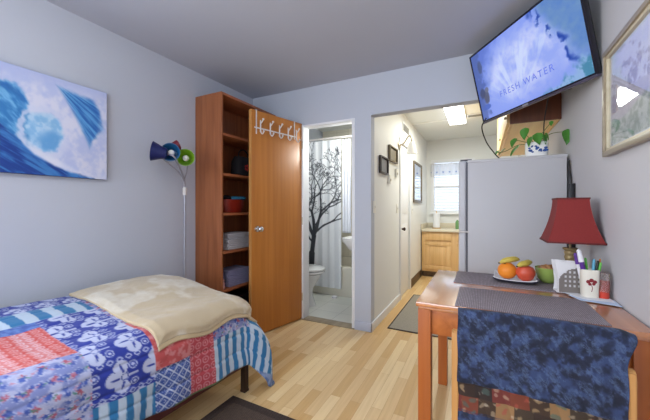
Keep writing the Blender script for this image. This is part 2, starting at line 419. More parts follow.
# ================================================================== SETTING
S('floor', B(XL - .1, XR + .1, YB - .1, YE + .1, -.08, 0), 'floor')
S('floor_bathroom', B(XL, XH - .104, YF + .1, 4.55, -.03, .006), 'bath_floor')
S('ceiling', B(XL - .1, XR + .1, YB - .1, YF + .05, CE, CE + .08), 'ceil')
S('ceiling_kitchen', B(XL - .1, XR + .1, YF + .05, YE + .1, CE, CE + .08), 'ceil_kitchen')
bm = NB()
box(bm, XL - .1, XL, YB - .1, -1.13, 0, CE); box(bm, XL - .1, XL, -.23, 4.65, 0, CE); box(bm, XL - .1, XL, -1.13, -.23, 0, .9); box(bm, XL - .1, XL, -1.13, -.23, 2.1, CE)
S('wall_left', bm, 'wall')
S('added_side_window', frame_bm('x', XL - .08, .06, -1.13, -.23, .9, 2.1, .05), 'trim')  # unseen window, added so that light reaches the right wall
S('wall_right', B(XR, XR + .1, YB - .1, YE + .1, 0, CE), 'wall_right')
# wall behind the camera with a wide window
WX0, WX1, WZ0, WZ1 = -2.1, 0.2, 0.85, 2.2
bm = NB()
box(bm, XL, WX0, YB - .1, YB, 0, CE); box(bm, WX1, XR, YB - .1, YB, 0, CE)
box(bm, WX0, WX1, YB - .1, YB, 0, WZ0); box(bm, WX0, WX1, YB - .1, YB, WZ1, CE)
S('wall_back', bm, 'wall')
wf = S('window_2', frame_bm('y', YB - .08, .06, WX0, WX1, WZ0, WZ1, .05), 'trim')
S('mullion', B((WX0 + WX1) / 2 - .02, (WX0 + WX1) / 2 + .02, YB - .075, YB - .03, WZ0 + .05, WZ1 - .05), 'trim', wf)
# far wall: bathroom doorway, partition stub, header over the kitchen opening
DX0, DX1, DZ = -1.70, -1.10, 2.05
ZH = 2.058
bm = NB()
box(bm, XL, DX0, YF, YF + .1, 0, CE); box(bm, DX0, DX1, YF, YF + .1, DZ, CE)
box(bm, DX1, XH, YF, YF + .1, 0, CE)
box(bm, XH, XR, YF, YF + .1, ZH, CE)
S('wall_far', bm, 'wall')
# partition between bathroom and hall, with a closed door in it
HD0, HD1 = 3.98, 4.52
bm = NB()
box(bm, XH - .104, XH, YF + .1, HD0, 0, CE); box(bm, XH - .104, XH, HD1, YE, 0, CE); box(bm, XH - .104, XH, HD0, HD1, 2.02, CE)
S('wall_hall', bm, 'wall_kitchen')
# kitchen end wall with window
KX0, KX1, KZ0, KZ1 = -.80, -.16, 1.12, 2.02
bm = NB()
box(bm, XH - .104, KX0, YE, YE + .1, 0, CE); box(bm, KX1, XR, YE, YE + .1, 0, CE)
box(bm, KX0, KX1, YE, YE + .1, 0, KZ0); box(bm, KX0, KX1, YE, YE + .1, KZ1, CE)
S('wall_kitchen', bm, 'wall_kitchen')
S('wall_bathroom', B(XL, XH - .104, 4.55, 4.65, 0, CE), 'bath_wall')
# neighbouring house outside the kitchen window
S('exterior_siding', B(-3.5, 2.5, 8.6, 8.7, -.5, 3.4), 'siding')
S('exterior_ground', B(-3.5, 2.5, YE + .1, 8.6, -.5, -.4), 'vent')

# trims
bm = NB()
box(bm, DX0 - .0, DX0 + .022, YF - .012, YF + .11, 0, DZ, .002); box(bm, DX1 - .03, DX1, YF - .004, YF + .11, 0, DZ, .002)
box(bm, DX0 + .022, DX1 - .03, YF - .004, YF + .11, DZ - .02, DZ, .002)
S('trim_1', bm, 'trim')                       # jambs of the bathroom doorway
bm = B(DX0, DX1, YF - .02, YF + .1, 0.0, .008, .002)
S('trim_2', bm, 'gold')                       # threshold strip
bm = NB()
box(bm, XH, XH + .016, HD0 - .06, HD0, 0, 2.08, .003); box(bm, XH, XH + .016, HD1, HD1 + .06, 0, 2.08, .003); box(bm, XH, XH + .016, HD0, HD1, 2.02, 2.08, .003)
S('trim_3', bm, 'trim')                       # casing of the hall door
S('trim_4', B(XH, XR, 4.70, 4.735, CE - .012, CE, .002), 'battenw')   # ceiling batten in the kitchen
S('baseboard_left', B(XL, XL + .014, YB, YF, 0, .09, .003), 'grey_trim')
S('baseboard_far', B(DX1, XH + .012, YF - .012, YF, 0, .085, .003), 'grey_trim')
S('baseboard_hall', B(XH, XH + .012, YF - .012, HD0 - .06, 0, .085, .003), 'trim')
S('baseboard_kitchen', B(XH, XH + .014, HD1 + .06, 5.46, 0, .12, .003), 'dark_base')
S('baseboard_right', B(XR - .014, XR, YB, 2.55, 0, .085, .003), 'grey_trim')
# hall door
d2 = S('door_2', B(XH - .05, XH - .012, HD0 + .004, HD1 - .004, .008, 2.015, .002), 'trim')
bm = NB()
for z0, z1 in ((.25, .95), (1.1, 1.85)): box(bm, XH - .012, XH - .006, HD0 + .1, HD1 - .1, z0, z1, .003)
S('door_panel', bm, 'trim', d2)
bm = NB(); cyl(bm, (XH - .012, HD0 + .07, .9), (XH + .02, HD0 + .07, .9), .012); ball(bm, (XH + .035, HD0 + .07, .9), .024, (0.7, 1, 1))
prop(S('door_knob', bm, 'dark_metal', d2), 'dark metal knob')
# bathroom door, swung open in front of the bookcase
DA = rad(13); DL = .645
d1 = bpy.data.objects.new('door_1', None); C.objects.link(d1); d1['kind'] = 'structure'
# door local frame: x along the leaf from the hinge, y away from its visible face, z up
ang = math.atan2(-math.cos(DA), -math.sin(DA))
d1.location = (DX0 + .005, YF - .008, 0); d1.rotation_euler = (0, 0, ang)
MW[d1] = Matrix.Translation(d1.location) @ Euler((0, 0, ang)).to_matrix().to_4x4()
# face side: world +x normal is (cos13,-sin13); in local coordinates that is +y
bm = B(0, DL, -.036, 0, .012, 2.065, .0015)
emit('door_leaf', bm, 'door', d1, True)
emit('door_edge_band', B(DL, DL + .003, -.036, 0, .012, 2.065), 'door_edge', d1, True)
bm = NB()
for sg in (1,):
    cyl(bm, (DL - .06, 0, .985), (DL - .06, .012, .985), .03, .026, 20); cyl(bm, (DL - .06, .01, .985), (DL - .06, .045, .985), .011)
    ball(bm, (DL - .06, .058, .985), .027, (1, .75, 1))
cyl(bm, (DL - .06, -.036, .985), (DL - .06, -.048, .985), .026, .03, 20); cyl(bm, (DL - .06, -.045, .985), (DL - .06, -.07, .985), .011); ball(bm, (DL - .06, -.085, .985), .027, (1, .75, 1))
prop(emit('door_knob', bm, 'chrome', d1, True), 'chrome door knob')
bm = NB()
for z in (.2, 1.0, 1.8): cyl(bm, (0, .006, z), (0, .006, z + .08), .006)
emit('hinge', bm, 'brass', d1, True)

# window_1 in the kitchen
w1 = S('window_1', frame_bm('y', YE - .02, .09, KX0 - .05, KX1 + .05, KZ0 - .04, KZ1 + .05, .055, .004), 'trim')
S('sash', B(KX0 + .005, KX1 - .005, YE + .03, YE + .06, 1.55, 1.59, .003), 'trim', w1)
bm = NB()
for k in range(15): box(bm, KX0 + .01, KX1 - .01, YE + .02, YE + .024, KZ0 + .04 + k * .058, KZ0 + .054 + k * .058)
S('pane', B(KX0 + .005, KX1 - .005, YE + .065, YE + .071, KZ0 + .01, KZ1 - .005), 'pane', w1)
S('blind_slat', bm, 'trim', w1)
S('sill', B(KX0 - .06, KX1 + .06, YE - .06, YE + .03, KZ0 - .06, KZ0 - .03, .004), 'trim', w1)

# ================================================================== BEDROOM: painting
def sdpoly(u, v, pts):
    """signed distance to a polygon, negative inside"""
    d = np.full(u.shape, 9.0); ins = np.zeros(u.shape, bool); n = len(pts)
    for i in range(n):
        (x0, y0), (x1, y1) = pts[i], pts[(i + 1) % n]; dx, dy = x1 - x0, y1 - y0
        t = np.clip(((u - x0) * dx + (v - y0) * dy) / (dx * dx + dy * dy + 1e-12), 0, 1)
        d = np.minimum(d, np.hypot(u - x0 - t * dx, v - y0 - t * dy))
        if y0 != y1: ins ^= ((y0 > v) != (y1 > v)) & (u < (x1 - x0) * (v - y0) / (y1 - y0) + x0)
    return np.where(ins, -d, d)
def wave_colors(u, v):
    n1 = fbm(u * 7 + 9, v * 7 + 9, 3); n2 = fbm(u * 20 + 9, v * 20 + 9, 9)
    col = np.zeros(u.shape + (3,)); col[:] = c3(184, 194, 230)
    col = mixc(col, c3(214, 216, 236), sst(.35, .65, n1 * .6 + n2 * .4))
    col = mixc(col, c3(172, 184, 226), sst(.16, .02, v) * .8)
    w1 = (n1 - .5) * .10; w2 = (n2 - .5) * .05
    uu, vv = u + w1 + w2, v - w1 + w2
    mid = sdpoly(uu, vv, [(-.6, .10), (-.1, .16), (.12, .18), (.22, .28), (.27, .42), (.22, .55), (.28, .80), (-.6, .60)])
    st = fbm((u + v) * 7 + 9, (u - v) * 26 + 30, 44)
    col = mixc(col, mixc(c3(48, 122, 188), c3(112, 176, 222), sst(.3, .7, st)), sst(.02, -.03, mid))
    col = mixc(col, c3(34, 100, 172), sst(.035, .0, np.abs(mid + .045)) * sst(.45, .2, vv) * sst(.3, .15, uu) * .8)
    dd = np.hypot((uu - .36) / .19, (vv - .57) / .215)
    col = mixc(col, mixc(c3(132, 184, 226), c3(176, 208, 236), sst(.3, .7, n2)), sst(1.08, .75, dd))
    col = mixc(col, c3(84, 150, 210), sst(.35, .1, np.hypot((uu - .42) / .5, (vv - .66) / .35)) * sst(1, .7, dd) * .7)
    col = mixc(col, c3(206, 212, 236), sst(.22, .05, np.abs(dd - 1.14)) * sst(.62, .45, uu) * .8)
    low = sdpoly(u + w2 * .6, v + w2 * .6, [(-.6, .44), (0, .55), (.14, .68), (.27, .80), (.45, .895), (.63, .95), (.86, .995), (.86, 1.2), (-.6, 1.2)])
    sl = fbm(u * 5 + v * 2 + 9, (v - u * .55) * 40 + 60, 51)
    col = mixc(col, mixc(c3(14, 58, 138), c3(58, 122, 190), sst(.32, .72, sl)), sst(.012, -.02, low))
    col = mixc(col, c3(220, 224, 240), sst(.05, .0, np.abs(low - .03)) * sst(.7, .5, u) * sst(.1, .25, u) * .8)
    wed = sdpoly(u + w2 * .8, v + w2 * .8, [(.455, .07), (.84, .115), (.93, .22), (.99, .42), (.92, .50), (.83, .60), (.79, .68), (.74, .56), (.69, .45), (.58, .26)])
    ra = np.arctan2(v - .02, u - .40); sw = fbm(ra * 26 + 9, np.hypot(u - .4, v) * 4 + 9, 33)
    wc = mixc(c3(34, 96, 176), c3(92, 160, 216), sst(.3, .72, sw)); wc = mixc(wc, c3(130, 180, 224), sst(.45, .75, v) * .6)
    col = mixc(col, wc, sst(.015, -.05, wed) * sst(1.0, .86, u + w1))
    return col
PY0, PY1, PZ0, PZ1 = .32, 1.222, 1.371, 1.977
pt = thing('wave_canvas', 'large unframed canvas of a breaking blue ocean wave on the left wall', 'painting', (XL, (PY0 + PY1) / 2, PZ0))
emit('canvas_frame', B(XL + .001, XL + .033, PY0, PY1, PZ0, PZ1, .003), 'canvas_side', pt)
y = np.linspace(PY0 + .001, PY1 - .001, 230); z = np.linspace(PZ1 - .001, PZ0 + .001, 160)
Y, Z = np.meshgrid(y, z)
vis0 = .687
U = (Y - vis0) / (PY1 - vis0); V = (PZ1 - Z) / (PZ1 - PZ0)
grid('printed_face', np.stack([np.full_like(Y, XL + .0345), Y, Z], -1), 'vc_art', wave_colors(U, V), pt, thick=.001)

# ================================================================== BOOKCASE
BX0, BX1, BY0, BY1, BH = XL + .005, -2.033, 1.99, 2.785, 2.20
bc = thing('bookcase', 'tall cherry wood bookcase with open shelves behind the open door', 'bookcase', ((BX0 + BX1) / 2, (BY0 + BY1) / 2, 0))
emit('side_panel', B(BX0, BX1, BY0, BY0 + .02, 0, BH, .0015), 'cherry', bc)
emit('side_panel', B(BX0, BX1, BY1 - .02, BY1, 0, BH, .0015), 'cherry', bc)
emit('back_panel', B(BX0, BX0 + .008, BY0 + .02, BY1 - .02, 0.08, BH - .02), 'cherry', bc)
emit('top_panel', B(BX0, BX1, BY0 + .02, BY1 - .02, BH - .022, BH, .0015), 'cherry_edge', bc)
emit('plinth', B(BX1 - .04, BX1 - .02, BY0 + .02, BY1 - .02, 0, .08, .001), 'cherry_y', bc)
SH = (.09, .447, .789, 1.131, 1.487, 1.843)
for z in SH:
    bm = B(BX0 + .008, BX1 - .004, BY0 + .02, BY1 - .02, z - .022, z, .001)
    emit('shelf', bm, 'cherry_edge', bc)
# contents
def towel(x0, x1, y0, y1, z0, h, m, label, seed, group):
    rnd = random.Random(seed); bm = NB()
    n = 3
    for k in range(n):
        j = lambda: rnd.uniform(-.006, .006)
        hz = h / n
        box(bm, x0 + j(), x1 + j(), y0 + j(), y1 + j(), z0 + k * hz + .0008, z0 + (k + 1) * hz, hz * .42, 0, 3)
    o = emit('folded_towel', bm, m); return prop(o, label, 'towel', group)
tz = SH[2]
for k, (h, lb) in enumerate(((.05, 'lower folded pale grey towel on the shelf level with the door knob'), (.045, 'middle folded pale grey towel on the shelf just below the door knob'), (.05, 'top folded pale grey towel of the pile below the door knob'))):
    towel(-2.27, -2.06 - .008 * k, 2.10 + .01 * k, 2.40, tz + .001, h, 'towel_grey', lb, 10 + k, 'pale towels folded in the bookcase'); tz += h + .001
tz = SH[1]
for k, (h, lb) in enumerate(((.045, 'lowest folded lavender towel on the lowest open shelf'), (.045, 'second folded lavender towel from the bottom of the lowest pile'), (.05, 'topmost folded lavender towel of the pile above the blanket'))):
    towel(-2.27, -2.06 - .012 * k, 2.11 + .008 * k, 2.42, tz + .001, h, 'towel_lav', lb, 20 + k, 'lavender towels folded in the bookcase'); tz += h + .001
bk = thing('basket', 'red wooden oval basket on the middle shelf of the bookcase', 'basket', (-2.17, 2.25, SH[3]))
bm = NB(); loft(bm, [(0, 0, .001, .075, .125), (0, 0, .06, .085, .14), (0, 0, .125, .092, .15), (0, 0, .125, .084, .142), (0, 0, .03, .07, .12)], 32)
emit('basket_body', bm, 'basket', bk, True)
bm = NB(); 
for zz in (.03, .11): loft(bm, [(0, 0, zz, .083 + zz * .09, .137 + zz * .12), (0, 0, zz + .012, .084 + zz * .09, .138 + zz * .12)], 32)
emit('basket_hoop', bm, 'basket', bk, True)
bm = NB(); ball(bm, (-2.16, 2.30, SH[3] + .135), .06, (.9, 1.25, .45)); ball(bm, (-2.13, 2.35, SH[3] + .14), .04, (1, 1.2, .5))
prop(emit('crumpled_cloth', bm, 'teal_cloth'), 'crumpled teal cloth spilling over the red basket', 'cloth')
bm = NB(); ball(bm, (-2.18, 2.19, SH[3] + .14), .045, (1, 1.3, .6))
prop(emit('crumpled_cloth', bm, 'black_cloth'), 'crumpled black cloth at the left inside the red basket', 'cloth')
bg = thing('handbag', 'black bag with a red motif on the second shelf down', 'bag', (-2.17, 2.42, SH[4]))
bm = NB(); loft(bm, [(0, 0, .001, .06, .12), (0, 0, .02, .075, .135), (0, 0, .15, .07, .13), (0, 0, .20, .045, .11)], 24, power=3.5)
emit('bag_body', bm, 'black_cloth', bg, True)
bm = NB(); tube(bm, [(0, -.07, .19), (0, -.06, .25), (0, .0, .28), (0, .06, .25), (0, .07, .19)], .006)
emit('bag_handle', bm, 'black_cloth', bg, True)
bm = NB(); 
for a in range(5): ball(bm, (.074, -.03 + .022 * math.cos(a * 1.257), .09 + .022 * math.sin(a * 1.257)), .013, (.3, 1, 1), 10)
prop(emit('flower_motif', bm, 'red_cloth', bg, True), 'red flower motif on the bag')
fg = NB(); lathe(fg, [(.016, 0.001), (.02, .012), (.013, .03), (.017, .05), (.008, .065)], (-2.07, 2.045, SH[1]), 14); ball(fg, (-2.07, 2.045, SH[1] + .076), .014)
prop(emit('figurine', fg, 'pink'), 'small pink figurine at the shelf edge above the blanket', 'figurine')
sb = NB(); box(sb, -2.27, -2.07, 2.1, 2.45, SH[0] + .001, SH[0] + .2, .006); box(sb, -2.275, -2.065, 2.095, 2.455, SH[0] + .2, SH[0] + .24, .006)
prop(emit('storage_box', sb, 'black'), 'black lidded box on the bottom shelf of the bookcase', 'box')

# over-the-door hook rack
hr = thing('hook_rack', 'white over-the-door rack with five double hooks', 'hook rack', tuple(d1.location) , (0, 0, ang))
hr.location = MW[d1] @ Vector((.33, 0, 1.85)); MW[hr] = Matrix.Translation(hr.location) @ Euler((0, 0, ang)).to_matrix().to_4x4()
for xs in (-.215, .265):
    bm = NB(); box(bm, xs - .006, xs + .006, .002, .006, 0.03 if xs < 0 else 0.0, .218, .001); box(bm, xs - .006, xs + .006, -.040, .006, .2175, .2205, .001); box(bm, xs - .006, xs + .006, -.042, -.039, .17, .2205, .001)
    emit('strap', bm, 'white_metal', hr, True)
emit('rail', B(-.245, .29, .006, .010, .050, .062, .001), 'white_metal', hr, True)
for k in range(5):
    x = -.235 + k * .115; bm = NB()
    tube(bm, [(x, .012, .13), (x, .016, .09), (x, .014, .05), (x, .024, .012), (x, .044, .002), (x, .058, .018)], .0055, 8)
    tube(bm, [(x, .014, .10), (x, .03, .108), (x, .05, .128)], .0055, 8)
    ball(bm, (x, .06, .022), .009, n=10); ball(bm, (x, .053, .132), .010, n=10); box(bm, x - .007, x + .007, .011, .014, .02, .12, .001)
    emit('hook', bm, 'white_metal', hr, True)

# ================================================================== MULTI-HEAD FLOOR LAMP
lx, ly = -2.245, 1.785
M['silver'].node_tree.nodes['Principled BSDF'].inputs['Metallic'].default_value = .35
fl = thing('floor_lamp', 'silver floor lamp with coloured cup shades behind the bed', 'lamp', (lx, ly, 0))
bm = NB(); lathe(bm, [(.075, 0.001), (.08, .008), (.07, .022), (.02, .032), (.012, .05)], (lx, ly, 0), 28)
emit('base', bm, 'silver', fl)
bm = NB(); cyl(bm, (lx, ly, .04), (lx, ly, 1.30), .010)
emit('pole', bm, 'silver', fl)
bm = NB(); cyl(bm, (lx, ly, 1.285), (lx, ly, 1.33), .018); ball(bm, (lx, ly, 1.335), .019)
emit('joint', bm, 'white_metal', fl)
heads = [  # tip (mouth centre), axis from bulb holder to mouth, colour
    ('navy', (-2.185, 1.455, 1.60), (-.62, -.66, .14), .040, .074, 'navy blue cup shade facing left'),
    ('teal', (-2.105, 1.545, 1.60), (.62, -.70, .02), .036, .070, 'teal blue cup shade'),
    ('maroon', (-2.19, 1.68, 1.685), (.25, .65, .35), .024, .042, 'maroon cup shade'),
    ('green', (-2.10, 1.675, 1.578), (.70, -.68, .05), .034, .068, 'lime green cup shade')]
for col, tip, ax, r0, r1, lb in heads:
    tip = Vector(tip); ax = Vector(ax).normalized()
    q = Vector((0, 0, 1)).rotation_difference(ax).to_matrix().to_4x4()
    L = .095
    bm = NB(); lathe(bm, [(r0 * .45, -L - .01), (r0, -L), (r0 * 1.25, -L * .6), (r1 * .93, -.012), (r1, 0), (r1 * .96, 0), (r0 * 1.17, -L * .6), (r0 * .85, -L * .93), (.001, -L * .93)], tip, 28, mtx=q, close=False)
    sh = prop(emit('lamp_shade', bm, col, fl), lb)
    bm = NB(); ball(bm, tip - ax * .035, .024, n=14); cyl(bm, tip - ax * .085, tip - ax * .05, .012)
    emit('bulb', bm, 'bulb', sh)
    back = tip - ax * (L + .012)
    bm = NB(); tube(bm, [back, back - ax * .05 + Vector((0, 0, -.02)), Vector((lx + (back.x - lx) * .5, ly + (back.y - ly) * .35, 1.47)), (lx + random.uniform(-.012, .012), ly + random.uniform(-.012, .012), 1.40), (lx, ly, 1.335)], .006, 8)
    emit('arm', bm, 'silver', fl)

# ================================================================== BED
BC = Vector((-1.325, 1.60)); BA = rad(-2.0)
def bedw(p, z):           # bed-local xy (0,0 = outer foot corner, x<0 to the wall, y<0 to the head) -> world
    c, s = math.cos(BA), math.sin(BA)
    return np.stack([BC.x + c * p[0] - s * p[1], BC.y + s * p[0] + c * p[1], z], -1)
bd = thing('bed_frame', 'low dark metal bed frame under the patchwork quilt', 'bed', (BC.x, BC.y, 0), (0, 0, BA))
BW, BL = .94, 1.95
emit('side_rail', B(-.045, -.01, -BL + .02, -.05, .17, .235, .004), 'rail', bd, True)
emit('side_rail', B(-BW + .01, -BW + .045, -BL + .02, -.05, .17, .235, .004), 'rail', bd, True)
emit('end_rail', B(-BW + .045, -.045, -.075, -.04, .17, .235, .004), 'rail', bd, True)
emit('end_rail', B(-BW + .045, -.045, -BL + .02, -BL + .055, .17, .235, .004), 'rail', bd, True)
for x, yy in ((-.03, -.075), (-BW + .03, -.075), (-.03, -BL + .07), (-BW + .03, -BL + .07)):
    bm = B(x - .018, x + .018, yy - .018, yy + .018, .003, .2, .004); box(bm, x - .02, x + .02, yy - .02, yy + .02, 0, .014, .003)
    emit('leg', bm, 'dark_metal', bd, True)
for k in range(9):
    emit('slat', B(-BW + .045, -.045, -BL + .12 + k * .205, -BL + .2 + k * .205, .235, .25, .003), 'oak', bd, True)
mt = thing('mattress', 'thick mattress hidden beneath the patchwork quilt', 'mattress', (BC.x, BC.y, .25), (0, 0, BA))
emit('mattress_body', B(-BW + .03, -.045, -BL + .03, -.045, .002, .27, .05, seg=3), 'mattress', mt, True)

RB = .12
def ztop(x, y):
    return .578 + .055 * sst(-.15, -.75, x) + .012 * sst(-.2, -1.2, y)
def drape(sx, sy, lift=0.0, wr=None):
    """cloth coordinates (0 at the start of the rolled edge, + = over the edge) -> bed-local position"""
    dx, dy = np.maximum(sx, 0), np.maximum(sy, 0)
    rho = np.hypot(dx, dy); ph = np.arctan2(dy, dx)
    a = np.minimum(rho / RB, PI / 2); ex = np.maximum(rho - RB * PI / 2, 0)
    R2 = RB + lift
    out = R2 * np.sin(a) + .05 * ex + (1 - np.exp(-ex / .10)) * (.125 * np.sin(2 * ph) ** 2 + .03 * np.sin(ph) ** 2)
    x0, y0 = np.minimum(sx, 0) - RB, np.minimum(sy, 0) - RB
    x = x0 + out * np.cos(ph) * (rho > 0); y = y0 + out * np.sin(ph) * (rho > 0)
    zt = ztop(x0, y0)
    z = zt + lift - R2 * (1 - np.cos(a)) - ex
    if wr is not None:
        k = sst(0, .08, rho)
        z = z + wr * (1 - k) ; x = x + wr * k * np.cos(ph) * 1.3; y = y + wr * k * np.sin(ph) * 1.3
    return x, y, z
# printed patches, in cloth metres
def p_stripe(a, b, per=.062, c_1=c3(44, 122, 178), c_2=c3(196, 214, 234)):
    return mixc(c_1, c_2, (sst(-.12, .12, np.sin(a * 2 * PI / per + 1.2 * (fbm(a * 9, b * 9, 5) - .5)))))
def p_flor(a, b, cell=.15):
    col_ = np.floor(a / cell); bb = b + (col_ % 2) * cell * .5
    x = (a / cell) % 1 - .5; yy = .62 - (bb / cell) % 1
    r = np.hypot(x, yy); th = np.arctan2(x, yy)
    blue, white = c3(36, 56, 160), c3(196, 204, 236)
    fan = np.abs(th) < 2.0
    lob = np.where(fan, .30 + .20 * np.abs(np.cos(th * 2.35)) ** .5 * (1 - .12 * np.abs(th)), .12)
    w = sst(.02, -.02, r - lob)
    drop = sst(.035, -.02, np.abs(np.sin(th * 2.35)) * r - .062 * sst(.42, .25, r)) * sst(.11, .15, r) * sst(.40, .36, r) * fan
    core = sst(.02, 0, np.abs(r - .09)) 
    curl = sst(.03, .0, np.abs(np.hypot(np.abs(x) - .24, yy + .26) - .10)) + sst(.035, .01, np.hypot(np.abs(x) - .24, yy + .26) - .02)
    stem = sst(.035, .015, np.abs(x)) * (yy < -.08)
    edge = sst(.035, .01, np.abs(np.abs(x) - .48 + .04 * np.sin(yy * 25)))
    col = mixc(blue, white, np.clip(w + edge * .9 + curl + stem, 0, 1))
    return mixc(col, blue, np.clip(drop + core, 0, 1))
def p_coral(a, b, cell=.036):
    row = np.floor(b / cell); x = ((a / cell) + (row % 2) * .5) % 1 - .5; yy = (b / cell) % 1 - .5
    r = np.hypot(x, yy)
    w = sst(.1, .02, np.abs(r - .33)) * .9 + sst(.14, .08, r) * .8
    band = sst(-.3, .6, np.sin(b * 2 * PI / .11)) * .35
    return mixc(c3(206, 84, 82), c3(226, 200, 212), np.clip(w * .75 + band, 0, 1))
def p_lav(a, b):
    col = np.zeros(a.shape + (3,)); col[:] = c3(134, 146, 204)
    n = fbm(a * 22, b * 22, 61); col = mixc(col, c3(184, 190, 226), sst(.45, .6, n))
    for k, cc in enumerate((c3(190, 84, 104), c3(84, 146, 130), c3(52, 80, 174), c3(202, 138, 164), c3(66, 92, 180))):
        cell = .064 - .004 * k; ox, oy = (k * .37 + .1) * cell, (k * .61) * cell
        aa = a + ox + .012 * np.sin(b * 55 + k); bb = b + oy + .010 * np.sin(a * 60 + k)
        row = np.floor(bb / cell); x = ((aa / cell) + (row % 2) * .5) % 1 - .5; yy = (bb / cell) % 1 - .5
        r = np.hypot(x * (2.2 if k % 2 else 1.0), yy) - .12 * np.abs(np.cos(2.5 * np.arctan2(x, yy)))
        col = mixc(col, cc, sst(.13, .05, r) * .85); col = mixc(col, c3(206, 212, 236), sst(.03, .0, np.abs(r - .17)) * .6)
    return col
def p_lattice(a, b, cell=.05):
    u_, v_ = (a + b) / cell, (a - b) / cell
    l = np.minimum(np.abs(u_ % 1 - .5), np.abs(v_ % 1 - .5)); dots = np.hypot(u_ % 1 - .5 - .0, v_ % 1 - .5)
    col = mixc(c3(58, 86, 164), c3(200, 210, 234), sst(.12, .05, l))
    cx = np.hypot((u_ + .5) % 1 - .5, (v_ + .5) % 1 - .5)
    return mixc(col, c3(190, 200, 230), sst(.05, .0, np.abs(cx - .2)) * .9)
def p_denim(a, b):
    n = fbm(a * 40, b * 80, 71); return mixc(c3(54, 88, 176), c3(98, 134, 206), sst(.3, .7, n))
def p_backing(a, b):
    n = sst(.35, .65, fbm(a * 45, b * 45, 75)); return mixc(c3(84, 108, 158), c3(136, 156, 196), n)
def p_rose(a, b):
    n = sst(.4, .62, fbm(a * 55, b * 55, 81)); return mixc(c3(196, 82, 84), c3(222, 148, 152), n * .8)
def p_red(a, b, cell=.045):
    x = (a / cell) % 1 - .5; yy = (b / cell) % 1 - .5; r = np.hypot(x, yy)
    return mixc(c3(190, 66, 78), c3(226, 160, 168), np.clip(sst(.1, .02, np.abs(r - .36)) + sst(.16, .08, r), 0, 1) * .85)
def quilt_color(sx, T):
    """sx: cloth coordinate across (0 at rolled edge), T: metres along the bed, 0 at the camera's depth"""
    X = sx
    col = p_lav(X, T)
    def put(mask, c): 
        nonlocal col
        col = np.where(mask[..., None], c, col)
    put((T < .66) & (X < .0) & (X > -.36), p_coral(X, T))
    put((X <= -.36) & (X > -.43), p_denim(X, T))
    put((T < .66) & (X >= 0), p_lav(X, T))
    flo = p_flor(X + .03, T - .01)
    put((T >= .66) & (T < .91) & (X > -.43), flo)
    put((X <= -.43) & (X > -.60), p_stripe(T, X, .105))
    put((X <= -.60), p_flor(X, T, .12))
    put((T >= .66) & (T < .91) & (X > .285), p_stripe(T, X))
    put((T < .66) & (X > .36), p_stripe(T, X))
    put((T >= .91) & (T < 1.0) & (X > -.6) & (X <= -.14), p_lav(X, T))
    put((T >= .91) & (X > -.14), p_rose(X, T))
    put((T >= .99) & (X <= -.14), p_rose(X, T))
    put((T >= .91) & (T < 1.10) & (X > .235), p_lattice(X, T))
    put((T >= 1.10) & (T < 1.25) & (X > .10), p_red(X, T))
    put((T >= 1.25) & (X > -.02), p_lav(X, T))
    put((T >= 1.25) & (X > .215), p_stripe(T, X))
    put((T >= 1.56) & (X > -.5) & (X < .215), p_stripe(X, T))
    return col
sx = np.linspace(-(BW - RB) + .03, .45, 262); sy = np.linspace(-BL + RB + .1, .43, 420)
SX, SY = np.meshgrid(sx, sy)
T_ = SY - RB + 1.60
hem = .06 * sst(1.2, .4, T_)
SXs = np.where(SX > .2, .2 + (SX - .2) * (.25 - hem) / .25, SX)
SXs = np.where(SX > 0, SXs * (1 + .24 * sst(.05, .4, SY)), SXs)
SYs = np.where(SY > 0, SY * (1 + .24 * sst(.05, .4, SX)), SY)
wr = .014 * (fbm(SX * 4, SY * 4, 91) - .5) + .010 * (fbm(SX * 11, SY * 11, 95) - .5)
wr = wr + .006 * np.sin(SY * 26 + 3 * fbm(SX * 3, SY * 3, 97)) * sst(.1, .4, SX)
wr = wr - .004 * np.exp(-((SX % .1 - .05) / .008) ** 2)
qx, qy, qz = drape(SXs, SYs, 0, wr)
qz = np.maximum(qz, .012)
rgbq = quilt_color(SX, T_) * .93
under = np.hypot(np.maximum(SX, 0), np.maximum(SY, 0)) > .47
rgbq = np.where(under[..., None] & (SX > .1)[..., None] & (SY > .1)[..., None], p_backing(SX, SY), rgbq)
edge = (SX > .44) & (T_ > 1.0) & (T_ < 1.3)
rgbq = np.where(edge[..., None], c3(110, 130, 84), rgbq)
seam = np.zeros_like(SX)
q = thing('patchwork_quilt', 'blue, coral and white patchwork quilt covering the bed', 'quilt', (BC.x, BC.y, .25), (0, 0, BA))
grid('quilt_top', np.stack([qx, qy, qz - .25], -1), 'vc_cloth', rgbq, q, local=True, thick=.012, off=-1)
# blanket, folded across the foot of the bed
sx = np.linspace(-(BW - RB) + .05, .135, 150); sy = np.linspace(-.55, .20, 130)
SX, SY = np.meshgrid(sx, sy)
fx = (SX - sx[0]) / (sx[-1] - sx[0]); fy = (SY + .55) / .75
SXw = SX + .012 * np.sin(SY * 17) * sst(.6, 1, fx)
SYw = SY + .03 * (fbm(SX * 5, SX * 0 + 2, 12) - .5) * sst(.3, 0, fy) - .10 * sst(.55, 1, fy) * sst(.5, 1, fx) * .6
wr = .030 * (fbm(SX * 3.2, SY * 3.2, 101) - .5) + .014 * (fbm(SX * 9, SY * 9, 105) - .5)
roll = np.minimum(np.minimum(fx, 1 - fx) * 1.0, np.minimum(fy, 1 - fy) * .8)
puff = .014 * sst(0, .05, roll)
hump = .030 * np.exp(-((fx - .3) / .35) ** 2 - ((fy - .6) / .35) ** 2)
x_, y_, z_ = drape(SXw, SYw, .024, wr + puff - .008 + hump)
n = fbm(SX * 6, SY * 6, 111); n2 = fbm(SX * 40, SY * 40, 115)
